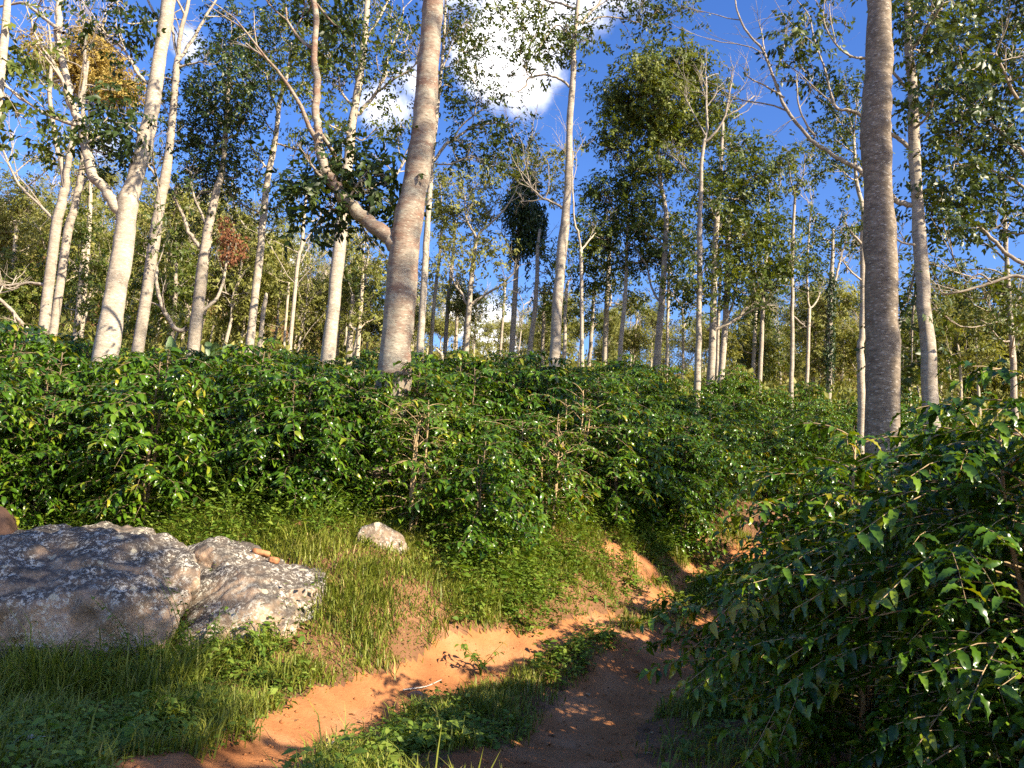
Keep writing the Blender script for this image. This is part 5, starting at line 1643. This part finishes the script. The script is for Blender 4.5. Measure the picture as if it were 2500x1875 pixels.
# ------------------------------------------------------------------ trees added out of view to throw the dappled shade
def offscreen_tree(x, y, clumps, lab, seed, rad=.24):
    r = np.random.default_rng(seed)
    z = float(z_ground(x, y))
    H = max(c[2] for c in clumps)
    root = empty('shade_tree', (x, y, z), lab, 'tree', 'trees added outside the frame to cast shade')
    t = np.linspace(0, 1, 8)
    pts = np.c_[np.cumsum(r.normal(0, .06, (8, 2)), 0), t * (H - z)]
    pts[0] = (0, 0, -.2)
    tb, tw, lb = MB(), MB(), MB()
    tb.tube(pts, np.linspace(rad, rad * .45, 8), 9)
    tb.build('trunk', M['bark_mid'], root)
    nodes = np.c_[pts[3:], np.linspace(.15, .06, 5)]
    cs = [(np.array([a - x, b - y, c - z]), rr, rr, rr * .8, d) for a, b, c, rr, d in clumps]
    crown_leaves(lb, r, cs, np.zeros(3), dict(tw=tw, nodes=nodes, t=SPRAY_FAR, sc=.8, k=1.5, per=9, tuft=1.2))
    lb.build('crown', M['green'], root)
    tw.build('twigs', M['bark_mid'], root)


def toward_sun(p, t):
    return np.array(p) + np.array(sun_dir) * t


def shading(specs, lab, seed):
    """an added tree, its crown set between the sun and the given places"""
    cl = []
    for p, t, rr, d in specs:
        q = toward_sun(p, t)
        cl.append((q[0], q[1], q[2], rr, d))
    c = np.mean(np.array(cl)[:, :2], 0)
    offscreen_tree(c[0], c[1], cl, lab, seed)


shading([((-3.7, 6.4, .1), 15, 1.2, 4.5), ((-4.9, 7.5, .1), 15, 1.2, 4.5), ((-5.6, 8.7, .6), 15.5, 1.0, 4), ((-2.9, 5.6, 0), 14.5, .7, 4), ((-4.2, 7.9, .1), 15, 1.0, 4), ((-5.0, 9, .2), 15, .8, 3), ((-5.9, 9.2, 1.2), 15.5, .7, 2.5), ((-5.0, 6, 0), 15, 1.1, 4), ((-5.3, 9.2, 1.0), 16, .5, 1.0)], 'leafy tree added outside the frame to shade the boulder and lower left corner', 1)
shading([((6.1, 12, 3), 17, 1.1, .8), ((6.1, 12, 5.2), 18, 1.2, .9), ((6.1, 12, 8), 17.5, 1.2, .7)], 'tall tree added outside the frame at the right to dapple the mottled trunk', 2)
shading([((-2.5, 13, 3.2), 24, .5, .9), ((-2.4, 13, 5.2), 24, .9, 1.0), ((-2.0, 13, 7.0), 25, .8, .7), ((-7, 16, 4.5), 26, 1.0, .8), ((-6.6, 16, 7.5), 26, 1.0, .9), ((-6.2, 16, 10), 26, .8, .7), ((1.2, 20, 7), 25, .9, .9), ((1.4, 20, 11), 25, .9, .8), ((-9, 22, 8), 30, 1.3, .9), ((8.6, 16, 4), 26, .8, .8), ((8.4, 16, 8), 26, .8, .7), ((4, 16, 3), 23, 1.2, .6), ((7, 20, 4), 24, 1.3, .8), ((7.5, 16, 5), 24, 1.0, .5), ((3, 19, 4), 24, 1.3, .7), ((-10, 21, 6), 29, 1.2, .4)],
        'tree added outside the frame to dapple the trunks on the slope', 3)


def trunk_shadow(lo, hi, t, side, rad, lab, seed):
    """a tall bare trunk added between the sun and the line lo-hi to shadow it, set sideways by `side` metres"""
    r = np.random.default_rng(seed)
    b = np.array([-math.cos(SUN_AZ), math.sin(SUN_AZ), 0])
    a, c = toward_sun(lo, t) + b * side, toward_sun(hi, t) + b * side
    u = (c - a) / (c[2] - a[2])
    z = float(z_ground(a[0], a[1]))
    foot, top = a + u * (z - a[2]), c + u * 1.5
    root = empty('shade_tree', foot, lab, 'tree', 'trees added outside the frame to cast shade')
    tb, tw, lb = MB(), MB(), MB()
    pts = np.linspace(foot - u * .2, top, 9) - foot
    tb.tube(pts, np.linspace(rad * 1.05, rad * .85, 9), 9)
    tb.build('trunk', M['bark_mid'], root)
    nodes = np.c_[pts[5:], np.linspace(.15, .06, 4)]
    cs = [(pts[-1] + np.array([.5, 0, 1.0]), 1.3, 1.3, 1.0, .8), (pts[-1] + np.array([-.8, .4, .6]), 1.2, 1.2, .9, .8)]
    crown_leaves(lb, r, cs, np.zeros(3), dict(tw=tw, nodes=nodes, t=SPRAY_FAR, sc=.8, k=1.5, per=9, tuft=1.2))
    lb.build('crown', M['green'], root)
    tw.build('twigs', M['bark_mid'], root)


trunk_shadow(P(2154, 1070, 12), P(2142, 100, 12), 18, .32, .23, 'tall trunk added outside the frame to shade the mottled trunk, farther of two', 22)
trunk_shadow(P(2154, 1070, 12), P(2142, 100, 12), 18, -.34, .23, 'tall trunk added outside the frame to shade the mottled trunk, nearer of two', 23)
